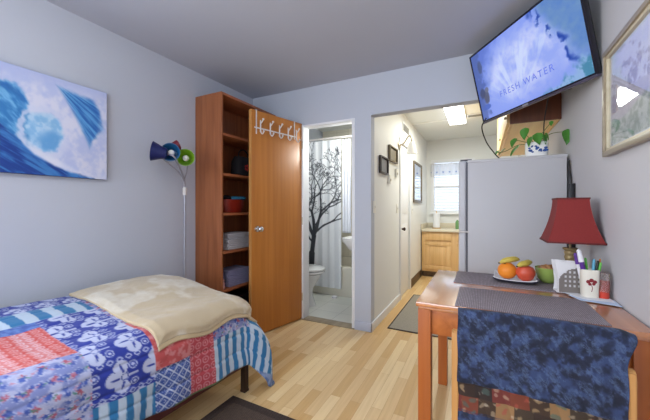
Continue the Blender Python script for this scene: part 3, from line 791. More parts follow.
cb = mixc(c3(186, 168, 138), c3(212, 206, 194), sst(.48, .62, n) * (.4 + .6 * n2))
bl = thing('fleece_blanket', 'tan plush blanket folded across the foot of the bed', 'blanket', (BC.x, BC.y, .5), (0, 0, BA))
grid('upper_layer', np.stack([x_, y_, z_ - .5], -1), 'vc_plush', cb, bl, local=True, thick=.016, off=-1)
# lower fold of the blanket, a little wider so that its edge shows
SX2 = SXw + .016 * sst(.8, 1, fx); SY2 = SYw + .03 * sst(.75, 1, fy)
x_, y_, z_ = drape(SX2, SY2, .013, (wr + puff * .2) * .6 )
grid('under_layer', np.stack([x_, y_, z_ - .5], -1), 'vc_plush', mixc(c3(180, 158, 122), c3(194, 174, 140), n), bl, local=True, thick=.010, off=-1)

# bedside rug
rg = thing('rug', 'dark brown woven rug on the floor beside the bed', 'rug', (-1.0, 1.1, 0), (0, 0, rad(-1)))
emit('rug_field', B(-.335, .60, -.90, .29, .0005, .0075, .001), 'rug', rg, True)
emit('rug_border', frame_bm('z', 0, 0, 0, 0, 0, 0, 0) if False else (lambda b: [box(b, -.385, -.335, -.95, .34, .0005, .009, .001), box(b, .60, .65, -.95, .34, .0005, .009, .001), box(b, -.335, .60, .29, .34, .0005, .009, .001), box(b, -.335, .60, -.95, -.90, .0005, .009, .001)] and b)(NB()), 'rug_border', rg, True)
kr = thing('runner_rug', 'grey woven runner rug on the hall floor beyond the table', 'rug', (-.45, 3.5, 0))
emit('runner_field', B(-.36, .24, -.535, .735, .0005, .007, .002), 'runner', kr, True)
bm = NB(); box(bm, -.37, .25, -.55, -.535, .0005, .008, .001); box(bm, -.37, .25, .735, .75, .0005, .008, .001); box(bm, -.372, -.36, -.55, .75, .0005, .008, .001); box(bm, .24, .252, -.55, .75, .0005, .008, .001)
emit('runner_binding', bm, 'rug_border', kr, True)

# ================================================================== TABLE
TX0, TX1, TY0, TY1, TZ = -.269, .532, 1.434, 2.249, .75
tb = thing('dining_table', 'square reddish wood dining table against the right wall', 'table', ((TX0 + TX1) / 2, (TY0 + TY1) / 2, 0))
bm = NB(); box(bm, TX0, TX1, TY0, TY1, TZ - .022, TZ, .006); box(bm, TX0 + .01, TX1 - .01, TY0 + .01, TY1 - .01, TZ - .034, TZ - .021, .004)
emit('tabletop', bm, 'table_top', tb)
for x in (TX0 + .008, TX1 - .060):
    for yy in (TY0 + .014, TY1 - .075):
        emit('leg', B(x, x + .056, yy, yy + .056, 0, TZ - .034, .004), 'table_z', tb)
for yy in (TY0 + .028, TY1 - .050): emit('apron', B(TX0 + .064, TX1 - .060, yy, yy + .022, TZ - .145, TZ - .034, .002), 'table', tb)
for x in (TX0 + .022, TX1 - .046): emit('apron', B(x, x + .022, TY0 + .070, TY1 - .075, TZ - .145, TZ - .034, .002), 'table', tb)

# placemats
bm = B(-.105, .415, 1.446, 1.80, TZ + .0008, TZ + .0045, .0015)
prop(emit('placemat', bm, 'mat'), 'grey ribbed placemat at the front edge of the table', 'placemat', 'grey placemats on the table')
bm = B(-.145, .385, 1.90, 2.24, TZ + .0008, TZ + .0045, .0015)
prop(emit('placemat', bm, 'mat'), 'grey ribbed placemat under the fruit plate', 'placemat', 'grey placemats on the table')
MZ = TZ + .005

# chair with its back to the camera
cy = 1.34
ch = thing('dining_chair', 'light wood dining chair tucked under the table front', 'chair', (.17, 1.55, 0))
for dzp, xl in ((0, -.108), (-.035, .416)):
    bm = NB()
    prism(bm, [(cy - .015, 0), (cy + .03, 0), (cy + .03, .40), (cy + .028, .66 + dzp), (cy + .022, .682 + dzp), (cy + .006, .688 + dzp), (cy - .010, .680 + dzp), (cy - .016, .655 + dzp)], .026,
          Matrix(((0, 0, 1, xl), (1, 0, 0, 0), (0, 1, 0, 0), (0, 0, 0, 1))), bev=.004)
    emit('rear_post', bm, 'chair', ch)
emit('crest_rail', B(-.075, .415, cy, cy + .024, .60, .762, .008), 'chair', ch)
emit('back_rail', B(-.082, .425, cy + .002, cy + .022, .44, .49, .004), 'chair', ch)
for k in range(6): emit('back_slat', B(-.05 + k * .08, -.02 + k * .08, cy + .006, cy + .018, .49, .60, .002), 'chair', ch)
emit('seat', B(-.085, .43, cy + .03, cy + .46, .43, .455, .01), 'chair', ch)
for x in (-.08, .385): emit('front_leg', B(x, x + .04, cy + .40, cy + .44, 0, .43, .004), 'chair', ch)
emit('stretcher', B(-.082, .425, cy + .002, cy + .022, .2, .235, .004), 'chair', ch)

# blue batik cloth hung over the chair back
def batik(a, b):
    n = fbm(a * 14, b * 14, 131); leaf = np.zeros_like(a)
    rs = np.random.RandomState(5)
    for k in range(5):
        th = rs.rand() * PI; ca, sa = np.cos(th), np.sin(th); cell = .026 + .006 * k
        u_ = (a * ca + b * sa) / cell + rs.rand(); v_ = (-a * sa + b * ca) / cell + rs.rand()
        row = np.floor(v_); x = (u_ + row * .5) % 1 - .5; yy = v_ % 1 - .5
        fr = np.abs(np.sin(np.abs(x) * 30 + np.abs(yy) * 20)); d = np.abs(yy) - .36 * np.sqrt(np.clip(.22 - x * x, 0, 1))
        leaf = np.maximum(leaf, sst(.06, -.06, d) * sst(.3, .75, fr) * (.35 + .65 * rs.rand()))
    n = fbm(a * 34 + 3, b * 34 + 3, 131)
    col = mixc(c3(18, 25, 48), c3(42, 58, 98), sst(.3, .68, n))
    col = mixc(col, c3(92, 112, 146), leaf * .58 * sst(.3, .55, fbm(a * 34, b * 34, 141)))
    return mixc(col, c3(14, 18, 40), sst(.56, .70, fbm(a * 38 + 5, b * 38, 151)) * .75)
def patchband(a, b):
    cell = np.floor(a / .062 + .8 * (b > .05)).astype(int)
    pal = [c3(46, 30, 24), c3(112, 52, 34), c3(60, 46, 34), c3(104, 42, 36), c3(138, 104, 68), c3(40, 28, 26), c3(58, 40, 28)]
    col = np.zeros(a.shape + (3,))
    for k, c_ in enumerate(pal): col = np.where(((cell * 5 + (b > .05) * 3) % 7 == k)[..., None], c_, col)
    s_ = np.sin(a * 90 + 5 * fbm(a * 22, b * 22, 161)) * np.sin(b * 110 + 5 * fbm(a * 22, b * 22, 171))
    alt = [c3(176, 150, 110), c3(66, 92, 88), c3(170, 154, 130), c3(158, 70, 60)]
    for k, c_ in enumerate(alt): col = mixc(col, c_, sst(.35, .8, s_) * .6 * ((cell % 4) == k))
    return mixc(col, c3(186, 176, 160), sst(.70, .8, fbm(a * 44, b * 44, 181)) * .45)
cw = thing('chair_cloth', 'blue leaf-print cloth with a patchwork band draped over the chair back', 'cloth', (.19, cy, .35))
def clothpath(t, out):
    """t: distance from the top centre line, + towards the camera side"""
    r = .018 + out; s_ = np.clip(t / r, -PI / 2, PI / 2); ex = np.maximum(np.abs(t) - r * PI / 2, 0)
    return cy + .012 - np.sin(s_) * r, .765 - .006 + np.cos(s_) * r - .012 - ex
def clothmesh(name, t0, t1, xl, xr, colf, out, nt=150, thick=.004):
    t = np.linspace(t0, t1, nt); a = np.linspace(0, 1, 220); A, Tt = np.meshgrid(a, t)
    dn = np.clip(Tt / .35, 0, 1)
    x = xl + (xr - .024 * sst(.0, .13, np.abs(Tt)) - xl) * A + .0015 * np.sin(Tt * 40)
    y_, z_ = clothpath(Tt, out)
    wv = .007 * np.sin(A * 19 + 1.5 * np.sin(Tt * 9)) * sst(.03, .3, np.abs(Tt)) + .006 * (fbm(A * 6, Tt * 12, 191) - .5)
    y_ = y_ - np.sign(Tt) * (np.abs(wv) + .002)
    z_ = z_ + .006 * np.sin(A * 5) * sst(.1, .3, Tt) + .004 * np.sin(A * PI) * sst(.05, 0, np.abs(Tt)) - .010 * sst(.93, 1, A) * sst(.1, 0, np.abs(Tt)) 
    return grid(name, np.stack([x, y_, z_], -1), 'vc_cloth', colf(A * (xr - xl), Tt), cw, thick=thick, off=0)
clothmesh('upper_flap', -.12, .295, -.086, .444, batik, .006)
clothmesh('patchwork_band', .27, .405, -.084, .442, lambda a, b: patchband(a, b - .29), .001, 60)
prop(clothmesh('lower_border', .395, .45, -.084, .442, batik, .001, 30), 'blue hem strip below the patchwork')

# ------------------------------------------------------------------ on the table
# fruit plate
pl = thing('fruit_plate', 'white square plate with upturned corners carrying the fruit', 'plate', (.168, 2.08, MZ), (0, 0, rad(-4)))
u_ = np.linspace(-1, 1, 41); A, Bq = np.meshgrid(u_, u_)
k = .106
zz = .008 + .012 * np.maximum(np.abs(A), np.abs(Bq)) ** 4 + .014 * (np.abs(A * Bq)) ** 3
grid('plate_top', np.stack([A * k, Bq * k, zz], -1), 'plate_white', None, pl, local=True, thick=.003, off=1)
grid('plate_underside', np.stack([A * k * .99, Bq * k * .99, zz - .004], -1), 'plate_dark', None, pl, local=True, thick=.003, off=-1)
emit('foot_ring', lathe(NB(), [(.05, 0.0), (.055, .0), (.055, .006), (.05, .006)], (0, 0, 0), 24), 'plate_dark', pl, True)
oc = (.130, 2.06, MZ + .012 + .048)
og = thing('orange', 'orange fruit at the left of the white plate', 'orange', (oc[0], oc[1], oc[2] - .048))
emit('peel', ball(NB(), oc, .049, (1, 1, .96), 28), 'orange', og)
emit('stem_end', ball(NB(), (oc[0] - .012, oc[1] - .02, oc[2] + .041), .005, (1, 1, .5), 10), 'stem', og)
acn = (.218, 2.045, MZ + .012)
ap = thing('apple', 'red apple at the right of the white plate', 'apple', acn)
emit('skin', lathe(NB(), [(.001, .008), (.02, .002), (.036, .014), (.047, .040), (.047, .058), (.036, .078), (.018, .085), (.004, .078), (.001, .076)], acn, 28), 'apple', ap)
emit('stalk', tube(NB(), [(acn[0], acn[1], acn[2] + .076), (acn[0] + .002, acn[1], acn[2] + .09), (acn[0] + .008, acn[1], acn[2] + .1)], .0015, 6), 'stem', ap)
for (p0, p1, p2, lb) in (((.092, 2.035, MZ + .105), (.142, 2.045, MZ + .125), (.190, 2.075, MZ + .126), 'yellow-green banana lying across the orange'), ((.176, 2.00, MZ + .098), (.215, 2.03, MZ + .112), (.25, 2.075, MZ + .114), 'yellow-green banana lying across the apple')):
    bn = thing('banana', lb, 'banana', p1, group='bananas on the fruit plate')
    a, b_, c_ = Vector(p0), Vector(p1), Vector(p2)
    emit('peel', tube(NB(), [a, (a + b_) / 2 + Vector((0, 0, .004)), b_, (b_ + c_) / 2 + Vector((0, 0, .003)), c_], .016, 7, radii=[.005, .015, .017, .017, .015, .005]), 'banana', bn)
    emit('tip', ball(NB(), a - (b_ - a).normalized() * .004, .005, n=8), 'stem', bn)
# bowl of nuts
bw = thing('nut_bowl', 'small green glazed bowl of nuts beside the fruit plate', 'bowl', (.332, 2.12, MZ))
emit('bowl_body', lathe(NB(), [(.001, .004), (.028, .001), (.032, .005), (.05, .025), (.058, .055), (.062, .085), (.0595, .0855), (.055, .057), (.047, .028), (.02, .012), (.001, .012)], (0, 0, 0), 32, close=False), 'green_bowl', bw, True)
bm = NB(); rnd = random.Random(3)
for k in range(46):
    r = .044 * math.sqrt(rnd.random()); a = rnd.random() * 2 * PI
    ball(bm, (.332 + r * math.cos(a), 2.12 + r * math.sin(a), MZ + .072 + .020 * (1 - r / .05) + rnd.uniform(-.004, .006)), .010, (1, 1.35, .9), 8, 0, Euler((rnd.random() * 3, rnd.random() * 3, rnd.random() * 3)).to_matrix())
prop(emit('mixed_nuts', bm, 'nuts'), 'brown mixed nuts heaped in the green bowl', 'nuts', kind='stuff')
# napkin holder with a perforated front
nh = thing('napkin_holder', 'white holder with flared sides and a grey perforated front', 'napkin holder', (.384, 1.93, MZ), (0, 0, rad(6)))
def holder(w, h, inn):
    L = [(-w, 0), (-w * .93, h * .12), (-w * .90, h * .35), (-w * .98, h * .65), (-w * 1.16, h)]
    R_ = [(w * 1.08, h * .97), (w * .95, h * .6), (w * .90, h * .3), (w, 0)]
    return [(x * inn, z) for x, z in L + R_]
VX = lambda yy: Matrix(((1, 0, 0, 0), (0, 0, -1, yy), (0, 1, 0, 0), (0, 0, 0, 1)))
bm = NB(); prism(bm, holder(.054, .156, 1), .004, VX(.03), bev=.001); emit('back_plate', bm, 'plate_white', nh, True)
bm = NB(); prism(bm, holder(.054, .156, 1), .004, VX(-.026), bev=.001); emit('front_plate', bm, 'plate_white', nh, True)
emit('base', B(-.054, .054, -.03, .03, 0, .006, .001), 'plate_white', nh, True)
# perforated grey metal sheet: rounded outline with real holes
t = bmesh.new(); nxh, nzh = 23, 23
vs = {}
for i in range(nxh + 1):
    for j in range(nzh + 1):
        vs[i, j] = t.verts.new((-.048 + .103 * i / nxh, 0, .004 + .128 * j / nzh))
for i in range(nxh):
    for j in range(nzh):
        cx_, cz_ = (i + .5) / nxh, (j + .5) / nzh
        if cz_ > .25 + .70 * math.sqrt(max(0, 1 - ((cx_ - .80) / .84) ** 2)): continue
        if i % 4 in (1, 2) and j % 4 in (1, 2) and i > 2 and j > 2: continue
        t.faces.new((vs[i, j], vs[i + 1, j], vs[i + 1, j + 1], vs[i, j + 1]))
for v in [v for v in t.verts if not v.link_faces]: t.verts.remove(v)
r = bmesh.ops.extrude_face_region(t, geom=t.faces[:])
for v in r['geom']:
    if isinstance(v, bmesh.types.BMVert): v.co.y -= .002
bm = NB(); merge(bm, t, Matrix.Translation((.002, -.033, 0)))
prop(emit('perforated_sheet', bm, 'perforated', nh, True), 'grey perforated metal sheet')
# pen pot
pc = (.452, 1.862)
pp = thing('pen_pot', 'cream ceramic pot with a dark red flower holding pens', 'pot', (pc[0], pc[1], TZ + .008))
bm = NB(); loft(bm, [(0, 0, .0, .029, .029), (0, 0, .004, .032, .032), (0, 0, .128, .036, .036), (0, 0, .13, .034, .034), (0, 0, .126, .032, .032), (0, 0, .008, .027, .027)], 28, power=3.4)
emit('pot_body', bm, 'blade', pp, True)
bm = NB()
for a, bz, sc in ((-.012, .075, 1.1), (.0, .082, 1.2), (.012, .076, 1.1), (-.006, .064, .9), (.008, .066, .9)): ball(bm, (a, -.0345, bz), .0075 * sc, (1, .16, 1), 10)
tube(bm, [(0, -.0345, .06), (.003, -.0345, .045), (.0, -.034, .03)], .0012, 6)
prop(emit('flower_motif', bm, 'motif_red', pp, True), 'dark red flower motif')
def pen(name, dx, dy, tilt, az, L, r, m1, m2, lb, cat):
    base = Vector((pc[0] + dx, pc[1] + dy, TZ + .02)); d = Vector((math.sin(tilt) * math.cos(az), math.sin(tilt) * math.sin(az), math.cos(tilt)))
    o = thing(name, lb, cat, base, group='pens in the cream pot')
    emit('barrel', cyl(NB(), base, base + d * L * .75, r, r, 10), m1, o)
    bm = NB(); cyl(bm, base + d * L * .75, base + d * L, r * 1.12, r * .9, 10); ball(bm, base + d * L, r * .9, n=8)
    emit('cap', bm, m2, o)
pen('marker', -.012, .012, .20, PI, .185, .009, 'white_plastic', 'purple', 'thick white marker with purple cap leaning left in the cream pot', 'marker')
pen('marker', -.004, -.012, .19, PI * 1.03, .205, .010, 'purple', 'white_plastic', 'purple marker with white cap standing tallest in the cream pot', 'marker')
pen('pen', .004, .008, .10, PI, .165, .005, 'pen_green', 'pen_green', 'green pen standing in the cream pot', 'pen')
pen('pen', .010, -.002, .05, 0.4, .16, .006, 'pen_teal', 'pen_teal', 'light blue pen standing in the middle of the cream pot', 'pen')
pen('pen', .014, .004, .12, 0.0, .155, .0055, 'pen_black', 'pen_black', 'black pen leaning right in the cream pot', 'pen')
pen('pen', .018, -.006, .16, 0.2, .15, .005, 'pen_black', 'pen_green', 'black pen with green cap in the cream pot', 'pen')
pen('pencil', .018, .012, .17, .3, .165, .004, 'pen_orange', 'pen_orange', 'orange pencil at the wall side of the cream pot', 'pencil')
# red tub beside the pot
rt = thing('red_tub', 'red plastic tub with a clear sleeve against the wall', 'tub', (.503, 1.862, TZ + .008))
emit('tub_body', lathe(NB(), [(.001, 0), (.020, 0), (.022, .004), (.0215, .075), (.018, .082), (.001, .082)], (0, 0, 0), 20), 'red_plastic', rt, True)
emit('sleeve', lathe(NB(), [(.0228, .03), (.0238, .03), (.0238, .115), (.0228, .115)], (0, 0, 0), 20), 'clear', rt, True)
# papers
def sheet(name, poly, z, m, lb, h=.0025):
    return prop(emit(name, prism(NB(), poly, h, Matrix.Translation((0, 0, z))), m), lb, 'paper')
sheet('paper_sheet', [(.372, 1.858), (.40, 1.775), (.532, 1.735), (.534, 1.83), (.50, 1.90)], TZ + .0052, 'paper_blue', 'pale blue sheet of paper lying at the wall end of the table', .0015)
sheet('envelope', [(.355, 1.905), (.415, 1.80), (.525, 1.79), (.53, 1.93)], TZ + .0069, 'paper', 'white envelope beneath the cream pen pot', .0008)
# table lamp
tlx, tly = .42, 2.06
tl = thing('table_lamp', 'table lamp with a flared red square shade and ribbed bronze column', 'lamp', (tlx, tly, MZ))
emit('base', lathe(NB(), [(.001, 0), (.048, 0), (.05, .006), (.046, .014), (.026, .02), (.02, .03), (.001, .03)], (tlx, tly, MZ), 28), 'bronze', tl)
bm = NB(); prof = []
for k in range(24):
    zt_ = k / 23; prof.append((.020 + .006 * zt_ + .0022 * math.sin(zt_ * 46) + (.006 if zt_ > .93 else 0), .028 + .18 * zt_))
lathe(bm, prof, (tlx, tly, MZ), 20); cyl(bm, (tlx, tly, MZ + .2), (tlx, tly, MZ + .42), .006)
emit('column', bm, 'bronze', tl)
bm = NB(); t = bmesh.new(); rings = []
for thick in (0, .003):
    rr = []
    for k in range(13):
        f = k / 12; hw = .066 + (.117 - .066) * (f ** 1.75) - thick; zz = 1.229 - f * .232
        ring = []
        for s_ in range(4):
            c0 = [(-1, -1), (1, -1), (1, 1), (-1, 1)]; a0, a1 = c0[s_], c0[(s_ + 1) % 4]
            for j in range(6):
                g_ = j / 6; ring.append(t.verts.new((tlx + hw * (a0[0] + (a1[0] - a0[0]) * g_), tly + hw * (a0[1] + (a1[1] - a0[1]) * g_), zz)))
        rr.append(ring)
    rings.append(rr)
for rr in rings:
    for a, b_ in zip(rr, rr[1:]):
        for j in range(24): t.faces.new((a[j], a[(j + 1) % 24], b_[(j + 1) % 24], b_[j]))
for e_ in (0, -1):
    for j in range(24): t.faces.new((rings[0][e_][j], rings[0][e_][(j + 1) % 24], rings[1][e_][(j + 1) % 24], rings[1][e_][j]))
merge(bm, t); emit('lamp_shade', bm, 'shade_red', tl)
for hw, zz in ((.0675, 1.224), (.1175, .998)):
    bm = NB()
    for sg in (-1, 1):
        box(bm, tlx - hw, tlx + hw, tly + sg * hw - .002, tly + sg * hw + .002, zz - .004, zz + .005, .001)
        box(bm, tlx + sg * hw - .002, tlx + sg * hw + .002, tly - hw, tly + hw, zz - .004, zz + .005, .001)
    emit('shade_trim', bm, 'shade_trim', tl)

# ================================================================== RIGHT WALL PICTURE
fp = thing('framed_picture', 'gold framed landscape print under glass on the right wall', 'picture', (XR, 1.52, 1.418))
RY0, RY1, RZ0, RZ1 = 1.12, 1.917, 1.418, 1.91
emit('outer_frame', frame_bm('x', XR - .002, -.026, RY0, RY1, RZ0, RZ1, .022, .004), 'gold', fp)
emit('inner_frame', frame_bm('x', XR - .002, -.018, RY0 + .022, RY1 - .022, RZ0 + .022, RZ1 - .022, .014, .003), 'gold_inner', fp)
yy = np.linspace(RY1 - .03, RY0 + .03, 150); zz = np.linspace(RZ1 - .03, RZ0 + .03, 110); Yg, Zg = np.meshgrid(yy, zz)
U = (RY1 - .03 - Yg) / (RY1 - RY0 - .06) * 1.5; V = (RZ1 - .03 - Zg) / (RZ1 - RZ0 - .06)
n = fbm(U * 8, V * 8, 201); n2 = fbm(U * 26, V * 26, 205)
col = mixc(c3(212, 214, 238), c3(228, 228, 242), n)
tree = sst(.50, .62, n * .6 + n2 * .4 + .28 * np.exp(-((U - .62) / .22) ** 2 - ((V - .36) / .24) ** 2) - .12)
col = mixc(col, mixc(c3(140, 134, 168), c3(182, 176, 202), n2), tree * sst(.72, .55, V))
hill = sst(0, .04, V - (.42 + .10 * U + .05 * (n - .5))); col = mixc(col, mixc(c3(182, 178, 202), c3(204, 202, 218), n2), hill)
fld = sst(0, .05, V - (.66 + .05 * np.sin(U * 6))); col = mixc(col, mixc(c3(150, 166, 166), c3(198, 206, 210), sst(.35, .65, n2)), fld)
brd = (U < .04) | (V < .04) | (V > .955); col = np.where(brd[..., None], c3(206, 212, 222), col)
grid('print', np.stack([np.full_like(Yg, XR - .006), Yg, Zg], -1), 'vc_print', col, fp, thick=.001)
emit('glazing', B(XR - .0125, XR - .0105, RY0 + .03, RY1 - .03, RZ0 + .03, RZ1 - .03), 'glass', fp)

# ================================================================== TELEVISION
TVC = Vector((0, 0, H)) + (Vector((.226, 2.371, 2.118)) - Vector((0, 0, H))) * .985
tw, th_ = .892, .520
tv = thing('television', 'large flat television tilted down on a wall arm, showing a pale icy picture', 'television', TVC, (rad(13.2), 0, rad(-55.3)))
emit('bezel', frame_bm('y', -.012, .03, -tw / 2, tw / 2, -th_ / 2, th_ / 2, .011, .002), 'tvblack', tv, True)
emit('back_shell', (lambda b: box(box(b, -tw / 2 + .004, tw / 2 - .004, -.004, .03, -th_ / 2 + .004, th_ / 2 - .004, .004), -.3, .3, .03, .055, -.2, .12, .01))(NB()), 'black', tv, True)
emit('lower_trim', B(-tw / 2, tw / 2, -.016, .012, -th_ / 2 - .012, -th_ / 2 + .001, .002), 'tvtrim', tv, True)
emit('logo_tab', B(-.035, .01, -.019, -.015, -th_ / 2 - .010, -th_ / 2 + .004, .001), 'silver', tv, True)
u_ = np.linspace(-.435, .435, 240); v_ = np.linspace(.248, -.248, 150); A, Bq = np.meshgrid(u_, v_)
n = fbm(A * 9 + 20, Bq * 9 + 20, 211); n2 = fbm(A * 30 + 20, Bq * 30 + 20, 215)
col = mixc(c3(150, 170, 244), c3(196, 206, 252), sst(.3, .7, n * .6 + n2 * .4))
d = np.hypot((A - .02) / .36, (Bq + .0) / .20); col = mixc(c3(138, 160, 242), col, sst(1.25, .7, d + (n2 - .5) * .6))
sp = np.arctan2(Bq + .25, A + .05); rays = fbm(sp * 9 + 30, d * 2 + 10, 221)
col = mixc(col, c3(206, 220, 254), sst(.45, .7, rays) * sst(1.25, .3, d) * .8)
ur = sst(.0, .10, (A - .24) * .9 + (Bq - .04) * .55 + (n - .5) * .12); col = mixc(col, mixc(c3(74, 120, 196), c3(112, 150, 190), n2), ur * .9)
ede = sst(.035, .0, np.abs((A - .24) * .9 + (Bq - .04) * .55 - .03 + (n - .5) * .16)) * sst(.4, .6, n2); col = mixc(col, c3(34, 70, 168), ede)
tl_ = sst(.0, .12, -A - .22 + (Bq - .1) * .6 + (n - .5) * .2); col = mixc(col, c3(84, 110, 200), tl_ * .8)
lft = sst(.0, .05, -A - .33 + (n2 - .5) * .12); col = mixc(col, c3(70, 92, 160), lft * .7)
for (cx, cz, rx, rz, cc) in ((-.35, -.09, .035, .05, c3(78, 82, 108)), (-.39, -.05, .03, .04, c3(60, 70, 110)), (-.335, -.04, .02, .02, c3(104, 108, 130)), (-.36, .14, .025, .05, c3(70, 84, 130)), (-.37, -.16, .05, .02, c3(70, 100, 190))):
    col = mixc(col, cc, sst(1.1, .7, np.hypot((A - cx) / rx, (Bq - cz) / rz) + (n2 - .5) * .8) * .9)
br = sst(.0, .06, (A - .18) * .35 - Bq - .205 + (n - .5) * .16); col = mixc(col, mixc(c3(60, 132, 160), c3(140, 180, 220), sst(.4, .6, n2)), br * .85)
grid('screen', np.stack([A, np.full_like(A, -.0075), Bq], -1), 'vc_screen', col, tv, local=True, thick=.001)
for word, al, xw in (('FRESH', 'LEFT', -.218), ('WATER', 'RIGHT', .226)):
    cu = bpy.data.curves.new('lettering', 'FONT'); cu.body = word; cu.size = .058; cu.align_x = al; cu.space_character = 1.25; cu.extrude = .0002
    cu.materials.append(M['screen_text'])
    to = bpy.data.objects.new('lettering', cu); C.objects.link(to)
    bpy.context.view_layer.update()
    tme = bpy.data.meshes.new_from_object(to.evaluated_get(bpy.context.evaluated_depsgraph_get())); tme.name = 'screen_lettering'
    bpy.data.objects.remove(to)
    tob = bpy.data.objects.new('screen_lettering', tme); C.objects.link(tob); tob.parent = tv; tob.location = (xw, -.0088, -.140); tob.rotation_euler = (rad(90), 0, 0)
arm_start = Vector((.06, .055, -.02)); ms = MW[tv] @ arm_start
bm = NB(); box(bm, XR - .02, XR, 2.44, 2.62, 1.98, 2.2, .004); emit('wall_plate', bm, 'black', tv)
bm = NB(); tube(bm, [ms, ms + Vector((.05, .06, 0)), (XR - .02, 2.53, 2.09)], .016, 8, smooth=3); ball(bm, ms, .03); ball(bm, (XR - .03, 2.53, 2.09), .025)
emit('mount_arm', bm, 'black', tv)
# cables
def px_pt(*p): return p
bm = NB(); tube(bm, [(.03, 2.66, 1.865), (.0, 2.68, 1.80), (.03, 2.74, 1.70), (.08, 2.82, 1.63), (.13, 2.86, 1.575), (.2, 2.9, 1.553)], .0045, 8)
prop(emit('television_cable', bm, 'cable'), 'thin black cable hanging from the left end of the television', 'cable')
bm = NB(); tube(bm, [(.40, 2.42, 1.96), (.41, 2.62, 1.93), (.412, 2.78, 1.8), (.415, 2.80, 1.62), (.43, 2.86, 1.552)], .004, 8)
prop(emit('power_cable', bm, 'cable'), 'black cable falling straight behind the right end of the fridge top', 'cable')
bm = NB(); tube(bm, [(.36, 2.80, 1.66), (.39, 2.78, 1.60), (.42, 2.80, 1.552)], .004, 8)
prop(emit('stub_cable', bm, 'cable'), 'short black cable slanting from the plant pot to the fridge top', 'cable')
bm = NB(); tube(bm, [(.528, 2.61, 1.50), (.529, 2.60, 1.44), (.531, 2.58, 1.38), (.526, 2.55, 1.33)], .005, 8)
prop(emit('wall_cable', bm, 'cable'), 'black cable curving down the wall into the power strip', 'cable')
bm = B(.512, .538, 2.50, 2.55, .86, 1.335, .005)
ps = thing('power_strip', 'black power strip standing on the wall behind the lamp', 'power strip', (.525, 2.52, .86))
emit('strip_body', bm, 'black', ps)
for k in range(5): emit('socket', B(.509, .513, 2.51, 2.54, .90 + k * .085, .94 + k * .085, .001), 'gasket', ps)

# ================================================================== FRIDGE
FY0, FY1, FZ = 2.62, 3.26, 1.545
fr = thing('refrigerator', 'white top-freezer refrigerator seen from its blank side', 'refrigerator', (.21, 2.94, 0))
bm = B(-.097, .518, FY0, FY1, .03, FZ - .02, .006); box(bm, -.10, .522, FY0 - .004, FY1, FZ - .022, FZ, .006)
emit('cabinet', bm, 'fridge', fr)
emit('gasket', B(-.110, -.096, FY0 + .006, FY1 - .006, .06, FZ - .012, .001), 'gasket', fr)
fd = emit('fridge_door', B(-.162, -.110, FY0 - .002, FY1, .06, .985, .012, seg=3), 'fridge_door', fr)
fz = emit('freezer_door', B(-.162, -.110, FY0 - .002, FY1, .997, FZ - .004, .012, seg=3), 'fridge_door', fr)
for par, z0, z1 in ((fd, .66, .96), (fz, 1.03, 1.26)):
    bm = NB(); tube(bm, [(-.16, FY1 - .05, z0), (-.185, FY1 - .05, z0 + .02), (-.185, FY1 - .05, z1 - .02), (-.16, FY1 - .05, z1)], .009, 8, smooth=4)
    emit('handle', bm, 'white_plastic', par)
emit('hinge', B(-.150, -.07, FY0 + .005, FY0 + .04, FZ - .003, FZ + .008, .002), 'gasket', fr)
emit('middle_hinge', B(-.158, -.09, FY0 - .006, FY0 + .03, .985, .997, .002), 'white_metal', fr)
emit('kick_plate', B(-.09, .51, FY0 + .01, FY1, 0, .03), 'gasket', fr)
# plant on the fridge
px0, py0 = .352, 2.69
po = thing('potted_pothos', 'trailing green pothos in a blue and white pot on the fridge', 'plant', (px0, py0, FZ))
pot = emit('pot', loft(NB(), [(0, 0, .001, .062, .05), (0, 0, .006, .069, .056), (0, 0, .095, .070, .058), (0, 0, .105, .066, .055), (0, 0, .10, .06, .05), (0, 0, .02, .056, .046)], 28, power=3), 'porcelain', po, True)
bm = NB(); rnd = random.Random(8)
for k in range(16):
    x = rnd.uniform(-.055, .055); ball(bm, (px0 + x, py0 - .0575, FZ + rnd.uniform(.03, .075)), rnd.uniform(.006, .013), (1, .12, .7), 8)
prop(emit('pot_motif', bm, 'pattern_blue', pot), 'blue painted motif on the pot')
emit('soil', loft(NB(), [(0, 0, .08, .05, .042), (0, 0, .092, .054, .046)], 20), 'stem', po, True)
def leaf(c, s_, yaw_, pitch, roll_=0):
    bm = NB(); t = bmesh.new(); n_ = 9; rows = []
    for i in range(n_):
        f = i / (n_ - 1); w = .62 * math.sin(PI * f ** .62) ** .8 * (1 - .2 * f) if 0 < f < 1 else .02
        rows.append([t.verts.new((s_ * w * g_ * .75, s_ * (f - .1) * 1.25, s_ * (.10 * abs(g_) - .25 * f * f))) for g_ in (-1, -.5, 0, .5, 1)])
    for a, b_ in zip(rows, rows[1:]):
        for j in range(4): t.faces.new((a[j], a[j + 1], b_[j + 1], b_[j]))
    r = bmesh.ops.extrude_face_region(t, geom=t.faces[:])
    for v in r['geom']:
        if isinstance(v, bmesh.types.BMVert): v.co.z += .0012
    merge(bm, t, Matrix.Translation(c) @ Euler((pitch, roll_, yaw_)).to_matrix().to_4x4())
    return emit('leaf', bm, 'leaf', po)
